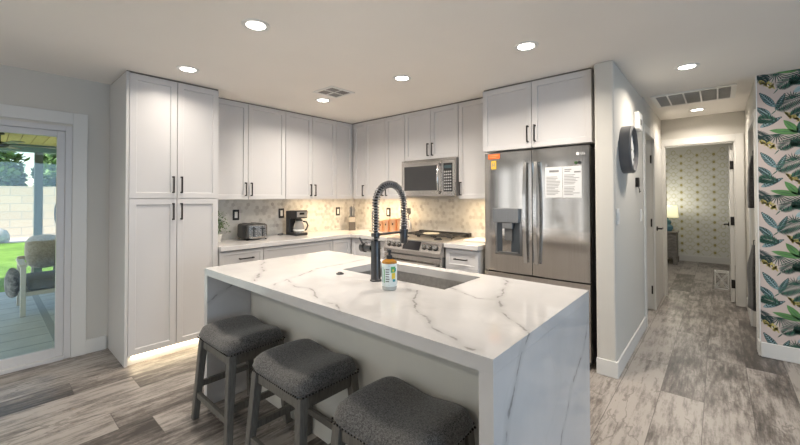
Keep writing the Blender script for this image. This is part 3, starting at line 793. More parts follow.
# ------------------------------------------------------------ microwave
t = thing('microwave', 'stainless over-the-range microwave under the short cabinet', 'microwave', (-2.955, 3.40, 1.405))
MW, MH = .776, .430
obj('housing', bx(0, MW, .03, YB-3.40-.008, 0, MH), steel_d, t, .004)
md = obj('door', bx(0, .60, 0, .028, .0, MH-.028), steel, t, .004)
obj('window', bx(.045, .535, -.002, .001, .065, MH-.075), mat('smoked_window', (.045, .045, .047), .3, var=.05, spec=.35), md, .003)
obj('handle', lambda bm: tube(bm, [(.573, .0, .03), (.573, -.035, .06), (.573, -.048, .20), (.573, -.035, .34), (.573, 0, .37)], .012, 10), steel_h, md, smooth=True)
cpnl = obj('control_panel', bx(.603, MW, 0, .028, 0, MH-.028), steel, t, .004)
obj('keypad', bx(.625, .745, -.0025, .001, .05, MH-.06), gloss_b, cpnl, .002)
def keys(bm):
    for i in range(4):
        for j in range(7): box(bm, .635+i*.026, .653+i*.026, -.0035, -.0024, .065+j*.033, .083+j*.033)
obj('buttons', keys, mat('key_grey', (.33, .33, .33), .5), cpnl)
obj('display', bx(.637, .733, -.0035, -.0024, .31, .345), mat('display_blue', (.05, .08, .09), .2), cpnl)
obj('vent_grille', lambda bm: [box(bm, 0, MW, .004, .03, MH-.026, MH-.002)]+[box(bm, .02, MW-.02, .0005, .004, MH-.024+.006*i, MH-.0215+.006*i) for i in range(4)], steel, t)
obj('underside_lamp', bxs((.12, .22, .10, .16, -.003, .0), (.52, .62, .10, .16, -.003, 0)), mat('lamp_cover', (.6, .6, .55), .4), t)

# ------------------------------------------------------------ range
t = thing('range', 'stainless slide-in gas range with front knobs', 'range', (-2.977, 3.10, 0))
RW = .806
RD = YB-3.10-.004
obj('body', bx(.004, RW-.004, .045, RD, .03, .905), steel_d, t, .003)
obj('cooktop', lambda bm: (box(bm, .0, RW, .05, RD, .905, .921)), mat('cooktop_steel', (.46, .43, .39), .28, metal=.7), t, .004)
def panel(bm):
    A = [(.0, .76), (.0, .80), (.052, .915), (.10, .915), (.10, .76)]
    P = [[bm.verts.new((x, y, z)) for y, z in A] for x in (0, RW)]
    bm.faces.new(P[0]); bm.faces.new(P[1][::-1])
    for i in range(5): bm.faces.new((P[0][i], P[0][(i+1) % 5], P[1][(i+1) % 5], P[1][i]))
cp_ = obj('control_panel', panel, steel, t, .003)
nrm = Vector((0, -.115, .052)).normalized()
for x in (.07, .145, .22, .585, .66, .735):
    c = Vector((x, .024, .852))
    obj('knob_base', lambda bm: cyl(bm, c-nrm*.004, c+nrm*.009, .030, .029), plastic_b, cp_, smooth='auto')
    obj('knob', lambda bm: (cyl(bm, c+nrm*.010, c+nrm*.038, .022, .019), box(bm, x-.004, x+.004, c.y+nrm.y*.045-.006, c.y+nrm.y*.038+.010, c.z+.0, c.z+.035)), steel_h, cp_, smooth='auto')
def disp(bm):
    a = Vector((.28, .0052, .812)); b = Vector((.28, .0468, .904)); n = nrm*.0025
    V = [bm.verts.new(Vector((x, q.y, q.z))+k) for k in (Vector(), n) for x, q in ((.285, a), (.525, a), (.525, b), (.285, b))]
    for f_ in ((0, 1, 2, 3), (4, 5, 6, 7), (0, 1, 5, 4), (1, 2, 6, 5), (2, 3, 7, 6), (3, 0, 4, 7)): bm.faces.new([V[i] for i in f_])
obj('display', disp, gloss_b, cp_)
od = obj('oven_door', bx(.004, RW-.004, .005, .045, .22, .745), steel, t, .004)
obj('window', bx(.10, RW-.10, .001, .006, .31, .60), gloss_b, od, .003)
obj('handle', lambda bm: (box(bm, .03, RW-.03, -.055, -.032, .655, .690), box(bm, .05, .08, -.035, .006, .662, .684), box(bm, RW-.08, RW-.05, -.035, .006, .662, .684)), steel_h, od, .005)
obj('storage_drawer', bx(.004, RW-.004, .008, .045, .05, .21), steel, t, .004)
def grate(bm, x0, x1):
    z0, z1 = .921, .955
    for y in (.30, .60): box(bm, x0, x1, y-.006, y+.006, z1-.012, z1)
    for x in (x0+.006, (x0+x1)/2, x1-.006): box(bm, x-.006, x+.006, .30, .60, z1-.012, z1)
    for y in (.40, .50): box(bm, x0, x1, y-.005, y+.005, z1-.011, z1)
    for x in (x0+.008, x1-.008):
        for y in (.305, .595): box(bm, x-.007, x+.007, y-.007, y+.007, z0, z1-.01)
for a, b in ((.05, .28), (.288, .518), (.526, .756)): obj('grate', lambda bm: grate(bm, a, b), mat('cast_iron', (.06, .057, .054), .45, metal=.4), t, .001)
for x, y in ((.165, .20), (.165, .45), (.403, .45), (.641, .20), (.641, .45)):
    obj('burner', lambda bm: lathe(bm, [(0, .921), (.045, .921), (.045, .931), (.032, .933), (.03, .940), (0, .940)], (x, y, 0)), plastic_b, t, smooth='auto')
obj('rear_vent', lambda bm: (box(bm, .03, RW-.03, .635, RD-.004, .921, .967)), mat('rear_vent_metal', (.05, .048, .046), .35, metal=.6), t, .004)
# pale round trivet on the cooktop
o = obj('trivet', lambda bm: lathe(bm, [(0, .956), (.09, .956), (.10, .962), (.09, .968), (0, .966)], (-2.977+.40, 3.10+.40, 0)), mat('trivet_straw', (.50, .46, .36), .7, var=.2, scale=60), smooth='auto'); tag(o, 'pale round trivet lying on the middle cooktop grate', 'trivet')
o = obj('cutting_board', bx(-2.08, -1.80, 3.40, 3.72, .915, .934), mat('board_pale', (.70, .66, .58), .5), None, .006); tag(o, 'pale board lying flat on the worktop between range and refrigerator', 'board')

# ------------------------------------------------------------ counter-top things
# toaster
t = thing('toaster', 'dark grey long-slot toaster on the worktop near the pantry', 'toaster', (-4.06, 2.035, .9145))
obj('shell', bx(-.125, .135, -.125, .125, .012, .180), mat('toaster_dark', (.085, .082, .078), .3, metal=.5), t, .028)
obj('front_panel', lambda bm: box(bm, .134, .142, -.10, .10, .02, .165), steel, t, .004)
for y in (-.052, .052):
    obj('bread_slot', lambda bm: box(bm, -.10, .11, y-.016, y+.016, .1805, .184), plastic_b, t)
    obj('lever', lambda bm: (box(bm, .142, .146, y-.006, y+.006, .04, .15), box(bm, .146, .165, y-.018, y+.018, .12, .135)), plastic_b, t, .002)
for y in (-.085, -.02, .02, .085): obj('dial', lambda bm: cyl(bm, (.142, y, .045), (.154, y, .045), .012), steel_h, t, smooth='auto')
obj('end_band', lambda bm: box(bm, .03, .10, -.131, -.1245, .02, .165), plastic_b, t, .003)
for x in (-.10, .11):
    for y in (-.11, .11): obj('foot', lambda bm: cyl(bm, (x, y, 0), (x, y, .013), .012), plastic_b, t)
# coffee maker
t = thing('coffee_maker', 'black drip coffee maker with glass carafe under the wall cabinets', 'coffee maker', (-4.06, 2.62, .9145))
obj('housing', lambda bm: (box(bm, -.11, -.02, -.085, .085, .0, .31), box(bm, -.11, .13, -.085, .085, .0, .035)), plastic_b, t, .008)
obj('brew_head', lambda bm: box(bm, -.03, .12, -.085, .085, .215, .315), plastic_b, t, .008)
obj('control_panel', bx(.12, .124, -.070, .075, .232, .300), mat('silver_panel', (.42, .42, .41), .3, metal=.7), t, .002)
obj('display', bx(.124, .126, -.035, .035, .262, .288), gloss_b, t)
obj('warming_plate', lambda bm: lathe(bm, [(0, .035), (.068, .035), (.068, .041), (0, .041)], (.055, 0, 0)), steel_h, t, smooth='auto')
cf = obj('carafe', lambda bm: lathe(bm, [(0, .042), (.058, .042), (.068, .06), (.070, .10), (.058, .145), (.045, .165), (.045, .185), (0, .185)], (.055, 0, 0)), mat('carafe_glass', (.50, .49, .47), .06, var=.05, Transmission_Weight=.5), t, smooth='auto')
obj('carafe_lid', lambda bm: lathe(bm, [(0, .186), (.048, .186), (.048, .200), (0, .205)], (.055, 0, 0)), plastic_b, cf, smooth='auto')
obj('carafe_handle', lambda bm: tube(bm, [(.08, .045, .175), (.10, .085, .165), (.105, .10, .12), (.095, .085, .07), (.085, .06, .06)], .010, 8), plastic_b, cf, smooth=True)
obj('carafe_band', lambda bm: lathe(bm, [(.0695, .055), (.0715, .057), (.0715, .075), (.0695, .077)], (.055, 0, 0)), white_p, cf, smooth='auto')
# cord of the coffee maker
o = obj('power_cord', lambda bm: tube(bm, [(-4.22, 2.53, .93), (-4.235, 2.47, .925), (-4.20, 2.44, .921), (-4.17, 2.46, .920), (-4.18, 2.50, .921), (-4.22, 2.515, .93)], .0045, 6), plastic_b, smooth=True); tag(o, 'loop of black power cord beside the coffee maker', 'cord')
# plant beside the pantry
t = thing('potted_plant', 'small leafy green plant in a white pot tucked beside the pantry', 'plant', (-4.10, 1.665, .9145))
obj('pot', lambda bm: lathe(bm, [(0, 0), (.035, 0), (.048, .08), (.044, .08), (.040, .072), (0, .072)]), ceramic, t, smooth='auto')
def foliage(bm, n=460, seed=3):
    rn = random.Random(seed)
    for i in range(n):
        a = rn.uniform(0, 2*PI); el = rn.uniform(-.4, 1.4); r = rn.uniform(.03, .13)
        c = Vector((r*math.cos(a)*math.cos(el), r*math.sin(a)*math.cos(el), .18+r*math.sin(el)*1.35-.04*rn.random()))
        d = Vector((rn.uniform(-1, 1), rn.uniform(-1, 1), rn.uniform(-.6, 1))).normalized(); u, v = frame_of(d); L = rn.uniform(.014, .026); w = L*.35
        V = [bm.verts.new(c), bm.verts.new(c+d*L*.5+u*w), bm.verts.new(c+d*L), bm.verts.new(c+d*L*.5-u*w)]; bm.faces.new(V)
leaf_m = mat('leaf_green', (.11, .20, .06), .5, var=.4, scale=40)
obj('foliage', foliage, leaf_m, t, norm=False)
obj('stems', lambda bm: [tube(bm, [(0, 0, .07), (.02*math.cos(k), .03*math.sin(k), .14), (.04*math.cos(k), .06*math.sin(k), .22)], .0025, 5) for k in range(7)], leaf_m, t)
# knife block
t = thing('knife_block', 'grey knife block with steel-handled knives in the corner', 'knife block', (-4.06, 3.56, .9145), R(48))
obj('block', lambda bm: prism(bm, [(-.05, -.07), (.05, -.07), (.05, .07), (-.05, .07)], 0, .20), mat('block_dark', (.07, .062, .055), .45), t, .006)
obj('front_plate', bx(-.045, .045, -.074, -.07, .12, .19), mat('block_plate', (.42, .38, .33), .35, metal=.5), t)
for i, (x, y, h) in enumerate(((-.03, -.04, .10), (0, -.04, .11), (.03, -.04, .09), (-.03, 0, .13), (0, .0, .14), (.03, 0, .125), (-.015, .04, .15), (.02, .04, .14))):
    o = obj('knife', lambda bm: (box(bm, x-.007, x+.007, y-.011, y+.011, .203, .2+h), box(bm, x-.008, x+.008, y-.012, y+.012, .2+h, .206+h)), steel_d, None, .003)
    o.location = (-4.06, 3.56, .9145); o.rotation_euler.z = R(48)
    tag(o, 'dark-handled kitchen knife standing in the corner knife block', 'knife', 'knives in the block')
# thin oil bottle / dark stick
t = thing('paper_towel_stand', 'thin dark upright stand on the worktop left of the faucet', 'stand', (-3.70, 3.62, .9145))
obj('base', lambda bm: lathe(bm, [(0, 0), (.05, 0), (.05, .008), (0, .010)]), black_m, t, smooth='auto')
obj('rod', lambda bm: (cyl(bm, (0, 0, .008), (0, 0, .25), .006), ball(bm, (0, 0, .255), .011, seg=10)), black_m, t, smooth='auto')
# copper canisters
def canister(loc, r, h, label):
    t = thing('copper_canister', label, 'canister', loc, 0, 'copper canisters by the range')
    obj('can', lambda bm: lathe(bm, [(0, 0), (r, 0), (r, h), (0, h)]), copper, t, smooth='auto')
    ld = obj('lid', lambda bm: lathe(bm, [(0, h+.0005), (r*1.03, h+.0005), (r*1.03, h+.012), (r*.8, h+.016), (0, h+.018)]), copper, t, smooth='auto')
    obj('knob', lambda bm: tube(bm, [(-.018, 0, h+.016), (-.014, 0, h+.038), (.014, 0, h+.038), (.018, 0, h+.016)], .0035, 6), copper, ld, smooth=True)
    obj('label_clip', lambda bm: box(bm, r*.30, r*.52, -r*.97, -r*.82, h*.60, h*.76), black_m, t)
canister((-3.60, 3.70, .9145), .040, .130, 'smallest copper canister, left end of the row')
canister((-3.49, 3.70, .9145), .058, .150, 'second copper canister from the left')
canister((-3.355, 3.70, .9145), .066, .168, 'third copper canister from the left')
canister((-3.21, 3.70, .9145), .068, .180, 'largest copper canister, right end of the row behind the spray head')
# utensil crock
t = thing('utensil_crock', 'white ceramic pitcher holding cooking utensils beside the range', 'crock', (-3.065, 3.60, .9145))
obj('crock_body', lambda bm: lathe(bm, [(0, 0), (.060, 0), (.076, .06), (.074, .13), (.064, .19), (.070, .21), (.064, .21), (.058, .19), (.068, .12), (.055, .02), (0, .02)]), ceramic, t, smooth='auto')
obj('handle', lambda bm: tube(bm, [(.058, -.02, .185), (.10, -.035, .17), (.11, -.04, .12), (.09, -.03, .06), (.070, -.02, .05)], .008, 8), ceramic, t, smooth=True)
def utensil(k, dx, dy, L, kind):
    b = Vector((-3.065+dx*.2, 3.60+dy*.2, .94)); tip = Vector((-3.065+dx, 3.60+dy, .94+L))
    def f(bm):
        tube(bm, [b, b.lerp(tip, .7), tip], .0045, 6)
        if kind == 'spoon': ball(bm, tip, .026, 1, .35, 1.3, seg=12)
        elif kind == 'whisk':
            for a in range(5):
                an = a*PI/5; tube(bm, [tip, tip+Vector((.022*math.cos(an), .022*math.sin(an), .03)), tip+Vector((0, 0, .075)), tip+Vector((-.022*math.cos(an), -.022*math.sin(an), .03)), tip], .0015, 5)
        else:
            M = tip; box(bm, M.x-.03, M.x+.03, M.y-.003, M.y+.003, M.z-.01, M.z+.06)
    o = obj({'spoon': 'serving_spoon', 'whisk': 'whisk', 'turner': 'turner'}[kind], f, gun_m if kind != 'whisk' else steel_h, smooth='auto')
    return o
tag(utensil(0, -.01, -.045, .27, 'spoon'), 'dark serving spoon standing upright in the white pitcher', 'utensil', 'utensils in the pitcher')
tag(utensil(1, .03, .035, .25, 'turner'), 'dark slotted turner standing in the white pitcher', 'utensil', 'utensils in the pitcher')
tag(utensil(2, .085, -.02, .26, 'spoon'), 'dark ladle leaning right out of the white pitcher', 'utensil', 'utensils in the pitcher')
tag(utensil(3, -.05, .01, .25, 'whisk'), 'wire whisk standing at the back of the white pitcher', 'utensil', 'utensils in the pitcher')

# under-cabinet light bars
for i, (x0, x1, y0, y1, lab, e) in enumerate(((-3.90, -3.70, 3.490, 3.512, 'slim light bar under the corner wall cabinet', 1.6), (-3.55, -3.05, 3.490, 3.512, 'slim light bar under the wall cabinet left of the microwave', 3.5), (-2.12, -1.82, 3.490, 3.512, 'slim light bar under the narrow wall cabinet beside the refrigerator', 2.2), (-3.992, -3.970, 2.75, 3.25, 'slim light bar under the left wall cabinets near the corner', 2.2))):
    o = obj('light_bar', bx(x0, x1, y0, y1, ZU+.0165, ZU+.0195), led); tag(o, lab, 'light', 'under-cabinet light bars')
    light('light_bar_glow', 'AREA', ((x0+x1)/2, (y0+y1)/2, ZU+.0155), e*1.7, (1, .74, .44), shape='RECTANGLE', size=x1-x0, size_y=y1-y0)

# ------------------------------------------------------------ recessed lamps
LP = [(-2.132, 1.089, 'recessed ceiling light above the left end of the island'), (-3.283, 1.092, 'recessed ceiling light just in front of the white pantry'), (-3.235, 2.418, 'recessed ceiling light beside the square ceiling vent'), (-2.112, 2.44, 'recessed ceiling light over the aisle in front of the range'), (-1.009, 2.503, 'recessed ceiling light in front of the refrigerator'), (-.183, 3.777, 'recessed ceiling light at the mouth of the hallway'), (-.19, 5.84, 'recessed ceiling light inside the hallway')]
tmpl = None
for i, (x, y, lab) in enumerate(LP):
    z = CZ if i < 6 else HZ
    if tmpl is None:
        tmpl = t = thing('recessed_light', lab, 'ceiling light', (x, y, z), 0, 'recessed ceiling lights')
        obj('trim_ring', lambda bm: lathe(bm, [(.056, -.0005), (.056, -.004), (.064, -.008), (.082, -.005), (.084, -.0005)], seg=36), white_p, t, smooth='auto')
        obj('lens', lambda bm: lathe(bm, [(0, -.003), (.056, -.003), (.056, -.001), (0, -.001)], seg=36), lens, t)
    else:
        t = copy_tree(tmpl); t.location = (x, y, z); t['label'] = lab
    light('recessed_beam', 'AREA', (x, y, z-.012), (11, 5.5, 14, 13.5, 15.5, 11, 9)[i], (1, .90, .78), shape='DISK', size=.13, spread=R(150))
# unseen recessed lamps of the living area, behind the camera
for x, y in ((-2.8, -1.6), (-.6, -1.6), (1.6, -1.6), (1.4, 1.0), (1.8, 3.0)):
    light('recessed_beam', 'AREA', (x, y, CZ-.012), 15 if y < 0 else 7, (1, .92, .80), shape='DISK', size=.13, spread=R(150))

# ceiling register (supply vent)
t = thing('ceiling_vent', 'square louvred air vent in the kitchen ceiling', 'vent', (-2.906, 2.308, CZ))
obj('frame', bxs((-.15, .15, -.15, -.12, -.008, -.0005), (-.15, .15, .12, .15, -.008, -.0005), (-.15, -.12, -.12, .12, -.008, -.0005), (.12, .15, -.12, .12, -.008, -.0005), (-.12, .12, -.006, .006, -.008, -.0005), (-.006, .006, -.12, -.006, -.008, -.0005), (-.006, .006, .006, .12, -.008, -.0005)), white_p, t, .001)
obj('backing', bx(-.12, .12, -.12, .12, -.0015, -.0006), plastic_g, t)
def louv(bm):
    for i in range(5):
        for sx, sy in ((1, 1), (-1, -1)):
            o_ = .02+.021*i
            box(bm, *(sorted((sx*.008, sx*.118))), *(sorted((sy*o_, sy*(o_+.007)))), -.006, -.002)
            box(bm, *(sorted((-sx*o_, -sx*(o_+.007)))), *(sorted((sy*.008, sy*.118))), -.006, -.002)
obj('louvres', louv, mat('vent_blade', (.36, .35, .34), .5), t)
# return-air grille
t = thing('return_air_grille', 'long white return-air grille in the hallway ceiling', 'vent', (-.2, 5.05, HZ))
GX, GY = .345, .31
obj('frame', lambda bm: [box(bm, -GX, GX, -GY, -GY+.04, -.012, -.001), box(bm, -GX, GX, GY-.04, GY, -.012, -.001), box(bm, -GX, -GX+.04, -GY+.04, GY-.04, -.012, -.001), box(bm, GX-.04, GX, -GY+.04, GY-.04, -.012, -.001)]+[box(bm, x-.007, x+.007, -GY+.04, GY-.04, -.012, -.001) for x in (-.204, -.068, .068, .204)], white_p, t, .001)
obj('backing', bx(-GX+.04, GX-.04, -GY+.04, GY-.04, -.002, -.0012), mat('vent_dark', (.16, .16, .155), .7), t)
obj('louvres', lambda bm: [box(bm, -GX+.04, GX-.04, -GY+.05+i*.0205, -GY+.058+i*.0205, -.009, -.003) for i in range(29)], mat('vent_slat', (.42, .42, .41), .5), t)

# ------------------------------------------------------------ hallway things
t = thing('wall_clock', 'thick-rimmed round clock on the hallway partition wall', 'clock', (HLX, 3.56, 1.785))
obj('rim', lambda bm: lathe(bm, [(.165, .001), (.198, .001), (.198, .074), (.188, .082), (.178, .084), (.178, .055), (.165, .05)], seg=48, axis='x'), mat('clock_rim', (.14, .14, .145), .45), t, smooth='auto')
dl = obj('dial', lambda bm: lathe(bm, [(0, .04), (.178, .04), (.178, .052), (0, .052)], seg=48, axis='x'), mat('clock_dial', (.66, .66, .65), .4), t)
obj('hands', lambda bm: (box(bm, .056, .058, -.006, .006, -.02, .12), box(bm, .059, .061, -.09, .02, -.006, .006)), plastic_b, dl)
obj('hour_marks', lambda bm: [box(bm, .0525, .0545, .15*math.cos(a*PI/6)-.006, .15*math.cos(a*PI/6)+.006, .15*math.sin(a*PI/6)-.012, .15*math.sin(a*PI/6)+.012) for a in range(12)], plastic_b, dl)
t = thing('thermostat', 'white wall control box mounted above and right of the clock', 'thermostat', (HLX, 4.19, 2.12))
obj('housing', bx(0.0005, .045, -.11, .11, -.085, .085), white_p, t, .012)
obj('display', bx(.045, .047, -.035, .035, -.035, .02), plastic_g, t)
t = thing('wall_hook', 'small dark key hook on the partition wall below the clock', 'hook', (HLX, 4.16, 1.53))
obj('holder', bx(.0005, .03, -.03, .03, -.045, .045), black_m, t, .004)
obj('hook', lambda bm: tube(bm, [(.02, 0, -.04), (.03, 0, -.07), (.03, -.01, -.10), (.04, -.01, -.085)], .004, 6), black_m, t)
for n_, y, z, lab in ((0, 3.29, 1.235, 'white light switch near the front corner of the partition wall'), (1, 4.43, 1.20, 'white light switch on the partition wall near the hall doorway')):
    t = thing('light_switch', lab, 'light switch', (HLX, y, z), 0, 'white wall switches')
    obj('plate', bx(.0005, .007, -.045, .045, -.062, .062), white_p, t, .003)
    for yy in (-.02, .02): obj('rocker', bx(.007, .011, yy-.014, yy+.014, -.034, .034), white_p, t, .002)

# doors of the hall
def lever_handle(bm, p, nx, ny, dx, dy):
    p = Vector(p); n = Vector((nx, ny, 0)); d = Vector((dx, dy, 0))
    cyl(bm, p, p+n*.012, .028); cyl(bm, p+n*.012, p+n*.05, .010); tube(bm, [p+n*.05-d*.008, p+n*.052+d*.06, p+n*.05+d*.115], .010, 8)
# closed door further along the hall's left wall
t = thing('door_2', 'closed white door at the far end of the hallway left wall', 'door'); del t['category']; t['kind'] = 'structure'
dd = obj('door_leaf', bx(HLX+.001, HLX+.014, 5.49, 6.20, .012, 2.05), door_m, t, .002)
obj('handle', lambda bm: lever_handle(bm, (HLX+.014, 5.56, .99), 1, 0, 0, 1), black_m, dd, smooth='auto')
t = thing('door_5', 'white door standing open into the side room left of the hallway', 'door'); del t['category']; t['kind'] = 'structure'
dd = obj('door_leaf', bx(-1.45, -.745, 5.350, 5.388, .012, 2.05), door_m, t, .002)
for z in (.25, 1.07, 1.85): obj('hinge', bx(-.632, -.616, 5.388, 5.399, z-.05, z+.05), black_m, dd)
t = thing('door_3', 'white bedroom door standing open into the bedroom', 'door'); del t['category']; t['kind'] = 'structure'
dd = obj('door_leaf', bx(.108, .146, HEY+.115, 7.13, .012, 2.07), door_m, t, .002)
obj('handle', lambda bm: lever_handle(bm, (.108, 7.06, .99), -1, 0, 0, -1), black_m, dd, smooth='auto')
obj('handle', lambda bm: lever_handle(bm, (.146, 7.06, .99), 1, 0, 0, -1), black_m, dd, smooth='auto')
for z in (.25, 1.07, 1.80): obj('hinge', bx(.112, .150, HEY+.104, HEY+.114, z-.055, z+.055), black_m, dd)
t = thing('door_4', 'white closet door in the hallway right wall', 'door'); del t['category']; t['kind'] = 'structure'
dd = obj('door_leaf', bx(HRX+.045, HRX+.08, 4.65, 5.41, .012, 2.08), mat('closet_door_paint', (.50, .50, .48), .5), t, .002)

def hang(name, label, cat, c, w, h, d, seed, m_):
    def f(bm):
        rn = random.Random(seed); n = 14; rings = []
        for i in range(n+1):
            u = i/n; z = c[2]+h/2-h*u
            k = (.25+.75*min(1, u*3.2))*(1+.08*math.sin(u*9+seed))
            rings.append([bm.verts.new((c[0]+d*k*math.cos(a)*(1+.10*math.sin(5*a+seed)), c[1]+w*k*math.sin(a)*(1+.10*math.sin(5*a+seed)), z)) for a in [2*PI*q/24 for q in range(24)]])
        for A, B in zip(rings[:-1], rings[1:]):
            for q in range(24): bm.faces.new((A[q], A[(q+1) % 24], B[(q+1) % 24], B[q]))
        bm.faces.new(rings[0]); bm.faces.new(rings[-1])
    t_ = thing(name, label, cat)
    obj('cloth', f, m_, t_, smooth=True)
    obj('hook', lambda bm: tube(bm, [(HRX+.045, c[1], c[2]+h/2+.04), (c[0], c[1], c[2]+h/2+.045), (c[0], c[1], c[2]+h/2-.02)], .005, 6), black_m, t_)
    return t_
dark_cloth = fabric('dark_cloth', (.012, .012, .012), (.05, .048, .045), 120)
hang('hanging_garment', 'black garment hanging high on the closet door at the hall right wall', 'garment', (HRX-.01, 4.82, 1.53), .09, .50, .042, 1, dark_cloth)
hang('hanging_bag', 'dark bulky bag hanging low on the closet door beside the wallpaper', 'bag', (HRX-.012, 4.90, .62), .15, .60, .045, 4, dark_cloth)
# lantern behind the bedroom doorway
t = thing('white_lantern', 'small white open-frame lantern on the bedroom floor by the door', 'lantern', (.02, 7.36, 0))
def lant(bm):
    a, h, w = .075, .26, .008
    for sx in (-1, 1):
        for sy in (-1, 1): box(bm, sx*a-w, sx*a+w, sy*a-w, sy*a+w, 0, h)
    for z in (0, h-.016):
        for s_ in (-1, 1): box(bm, -a, a, s_*a-w, s_*a+w, z, z+.016); box(bm, s_*a-w, s_*a+w, -a, a, z, z+.016)
    for s_ in (-1, 1): tube(bm, [(-a, s_*a, .02), (a, s_*a, h-.02)], .004, 5); tube(bm, [(a, s_*a, .02), (-a, s_*a, h-.02)], .004, 5)
obj('frame', lant, white_p, t)
obj('candle', lambda bm: lathe(bm, [(0, .017), (.028, .017), (.028, .12), (0, .12)]), ceramic, t, smooth='auto')
# dresser and lamp in bedroom
t = thing('dresser', 'weathered grey wooden dresser against the bedroom far wall', 'dresser', (-1.10, 9.50, 0))
obj('carcass', lambda bm: (box(bm, -.44, .44, -.23, .23, .13, .645), box(bm, -.46, .46, -.25, .25, .645, .67)), dresser_w, t, .004)
for sx in (-1, 1):
    for sy in (-1, 1): obj('leg', bx(sx*.42-.035, sx*.42+.035, sy*.21-.03, sy*.21+.03, 0, .13), dresser_w, t)
for z in (.145, .31, .475):
    for x0, x1 in ((-.37, -.01), (.01, .37)):
        d_ = obj('drawer', bx(x0, x1, -.245, -.232, z, z+.155), dresser_w, t, .003)
        obj('knob', lambda bm: cyl(bm, ((x0+x1)/2, -.245, z+.08), ((x0+x1)/2, -.27, z+.08), .016), black_m, d_)
t = thing('table_lamp', 'table lamp with blue gourd base and cream shade on the dresser', 'lamp', (-.82, 9.47, .6705))
obj('lamp_base', lambda bm: lathe(bm, [(0, 0), (.07, 0), (.10, .05), (.095, .10), (.055, .14), (.07, .18), (.06, .22), (.02, .25), (.015, .30), (0, .30)]), mat('blue_glaze', (.08, .20, .27), .2), t, smooth='auto')
obj('lamp_shade', lambda bm: lathe(bm, [(.19, .29), (.165, .53)]), emis('lamp_shade_glow', (1, .93, .55), .7, (.8, .78, .55)), t, smooth=True)
light('lamp_bulb', 'POINT', (-.82, 9.47, 1.27), 8, (1, .95, .82), shadow_soft_size=.05)
light('bedroom_light', 'AREA', (-.4, 8.2, HZ-.02), 12, (1, .97, .92), shape='DISK', size=.5)

# ------------------------------------------------------------ bedroom paper pattern
def medallions(bm):
    y = BRY-.001; sx, sz = .270, .158
    nx = range(-9, 5); 
    def ring(cx, cz, r0, r1, n, mi):
        A = [bm.verts.new((cx+.8*r0*math.cos(2*PI*k/n+PI/n), y, cz+r0*1.1*math.sin(2*PI*k/n+PI/n))) for k in range(n)]
        B = [bm.verts.new((cx+.8*r1*math.cos(2*PI*k/n+PI/n), y, cz+r1*1.1*math.sin(2*PI*k/n+PI/n))) for k in range(n)]
        for k in range(n): bm.faces.new((A[k], A[(k+1) % n], B[(k+1) % n], B[k])).material_index = mi
    def dot(cx, cz, r, n, mi):
        bm.faces.new([bm.verts.new((cx+r*.72*math.cos(2*PI*k/n), y-.0003, cz+r*.9*math.sin(2*PI*k/n))) for k in range(n)]).material_index = mi
    def line(a, b, w):
        d = (Vector(b)-Vector(a)).normalized(); n_ = Vector((-d.y, d.x))*w
        bm.faces.new([bm.verts.new((p[0], y-.0001, p[1])) for p in (Vector(a)-n_, Vector(b)-n_, Vector(b)+n_, Vector(a)+n_)]).material_index = 1
    for i in nx:
        for j in range(1, 16):
            cx = -.07+i*sx; cz = .06+j*sz
            if cx < -2.45 or cx > 1.1 or cz > 2.40: continue
            dot(cx, cz, .036, 8, 0); ring(cx, cz, .044, .050, 8, 1)
            bx_ = cx+sx/2; bz = cz+sz/2
            if bz < 2.42: ring(bx_, bz, .040, .054, 6, 1)
            for s1 in (-1, 1):
                for s2 in (-1, 1):
                    if cz+s2*sz/2 < 2.46: line((cx+s1*.045, cz+s2*.012), (cx+s1*(sx/2-.045), cz+s2*sz/2-s2*.012), .0042)
struct('wall_pattern_bedroom', medallions, [mat('paper_gold', (.38, .34, .14), .5), mat('paper_olive', (.52, .51, .33), .5)], norm=False, label='gold medallions printed on the bedroom wallpaper')

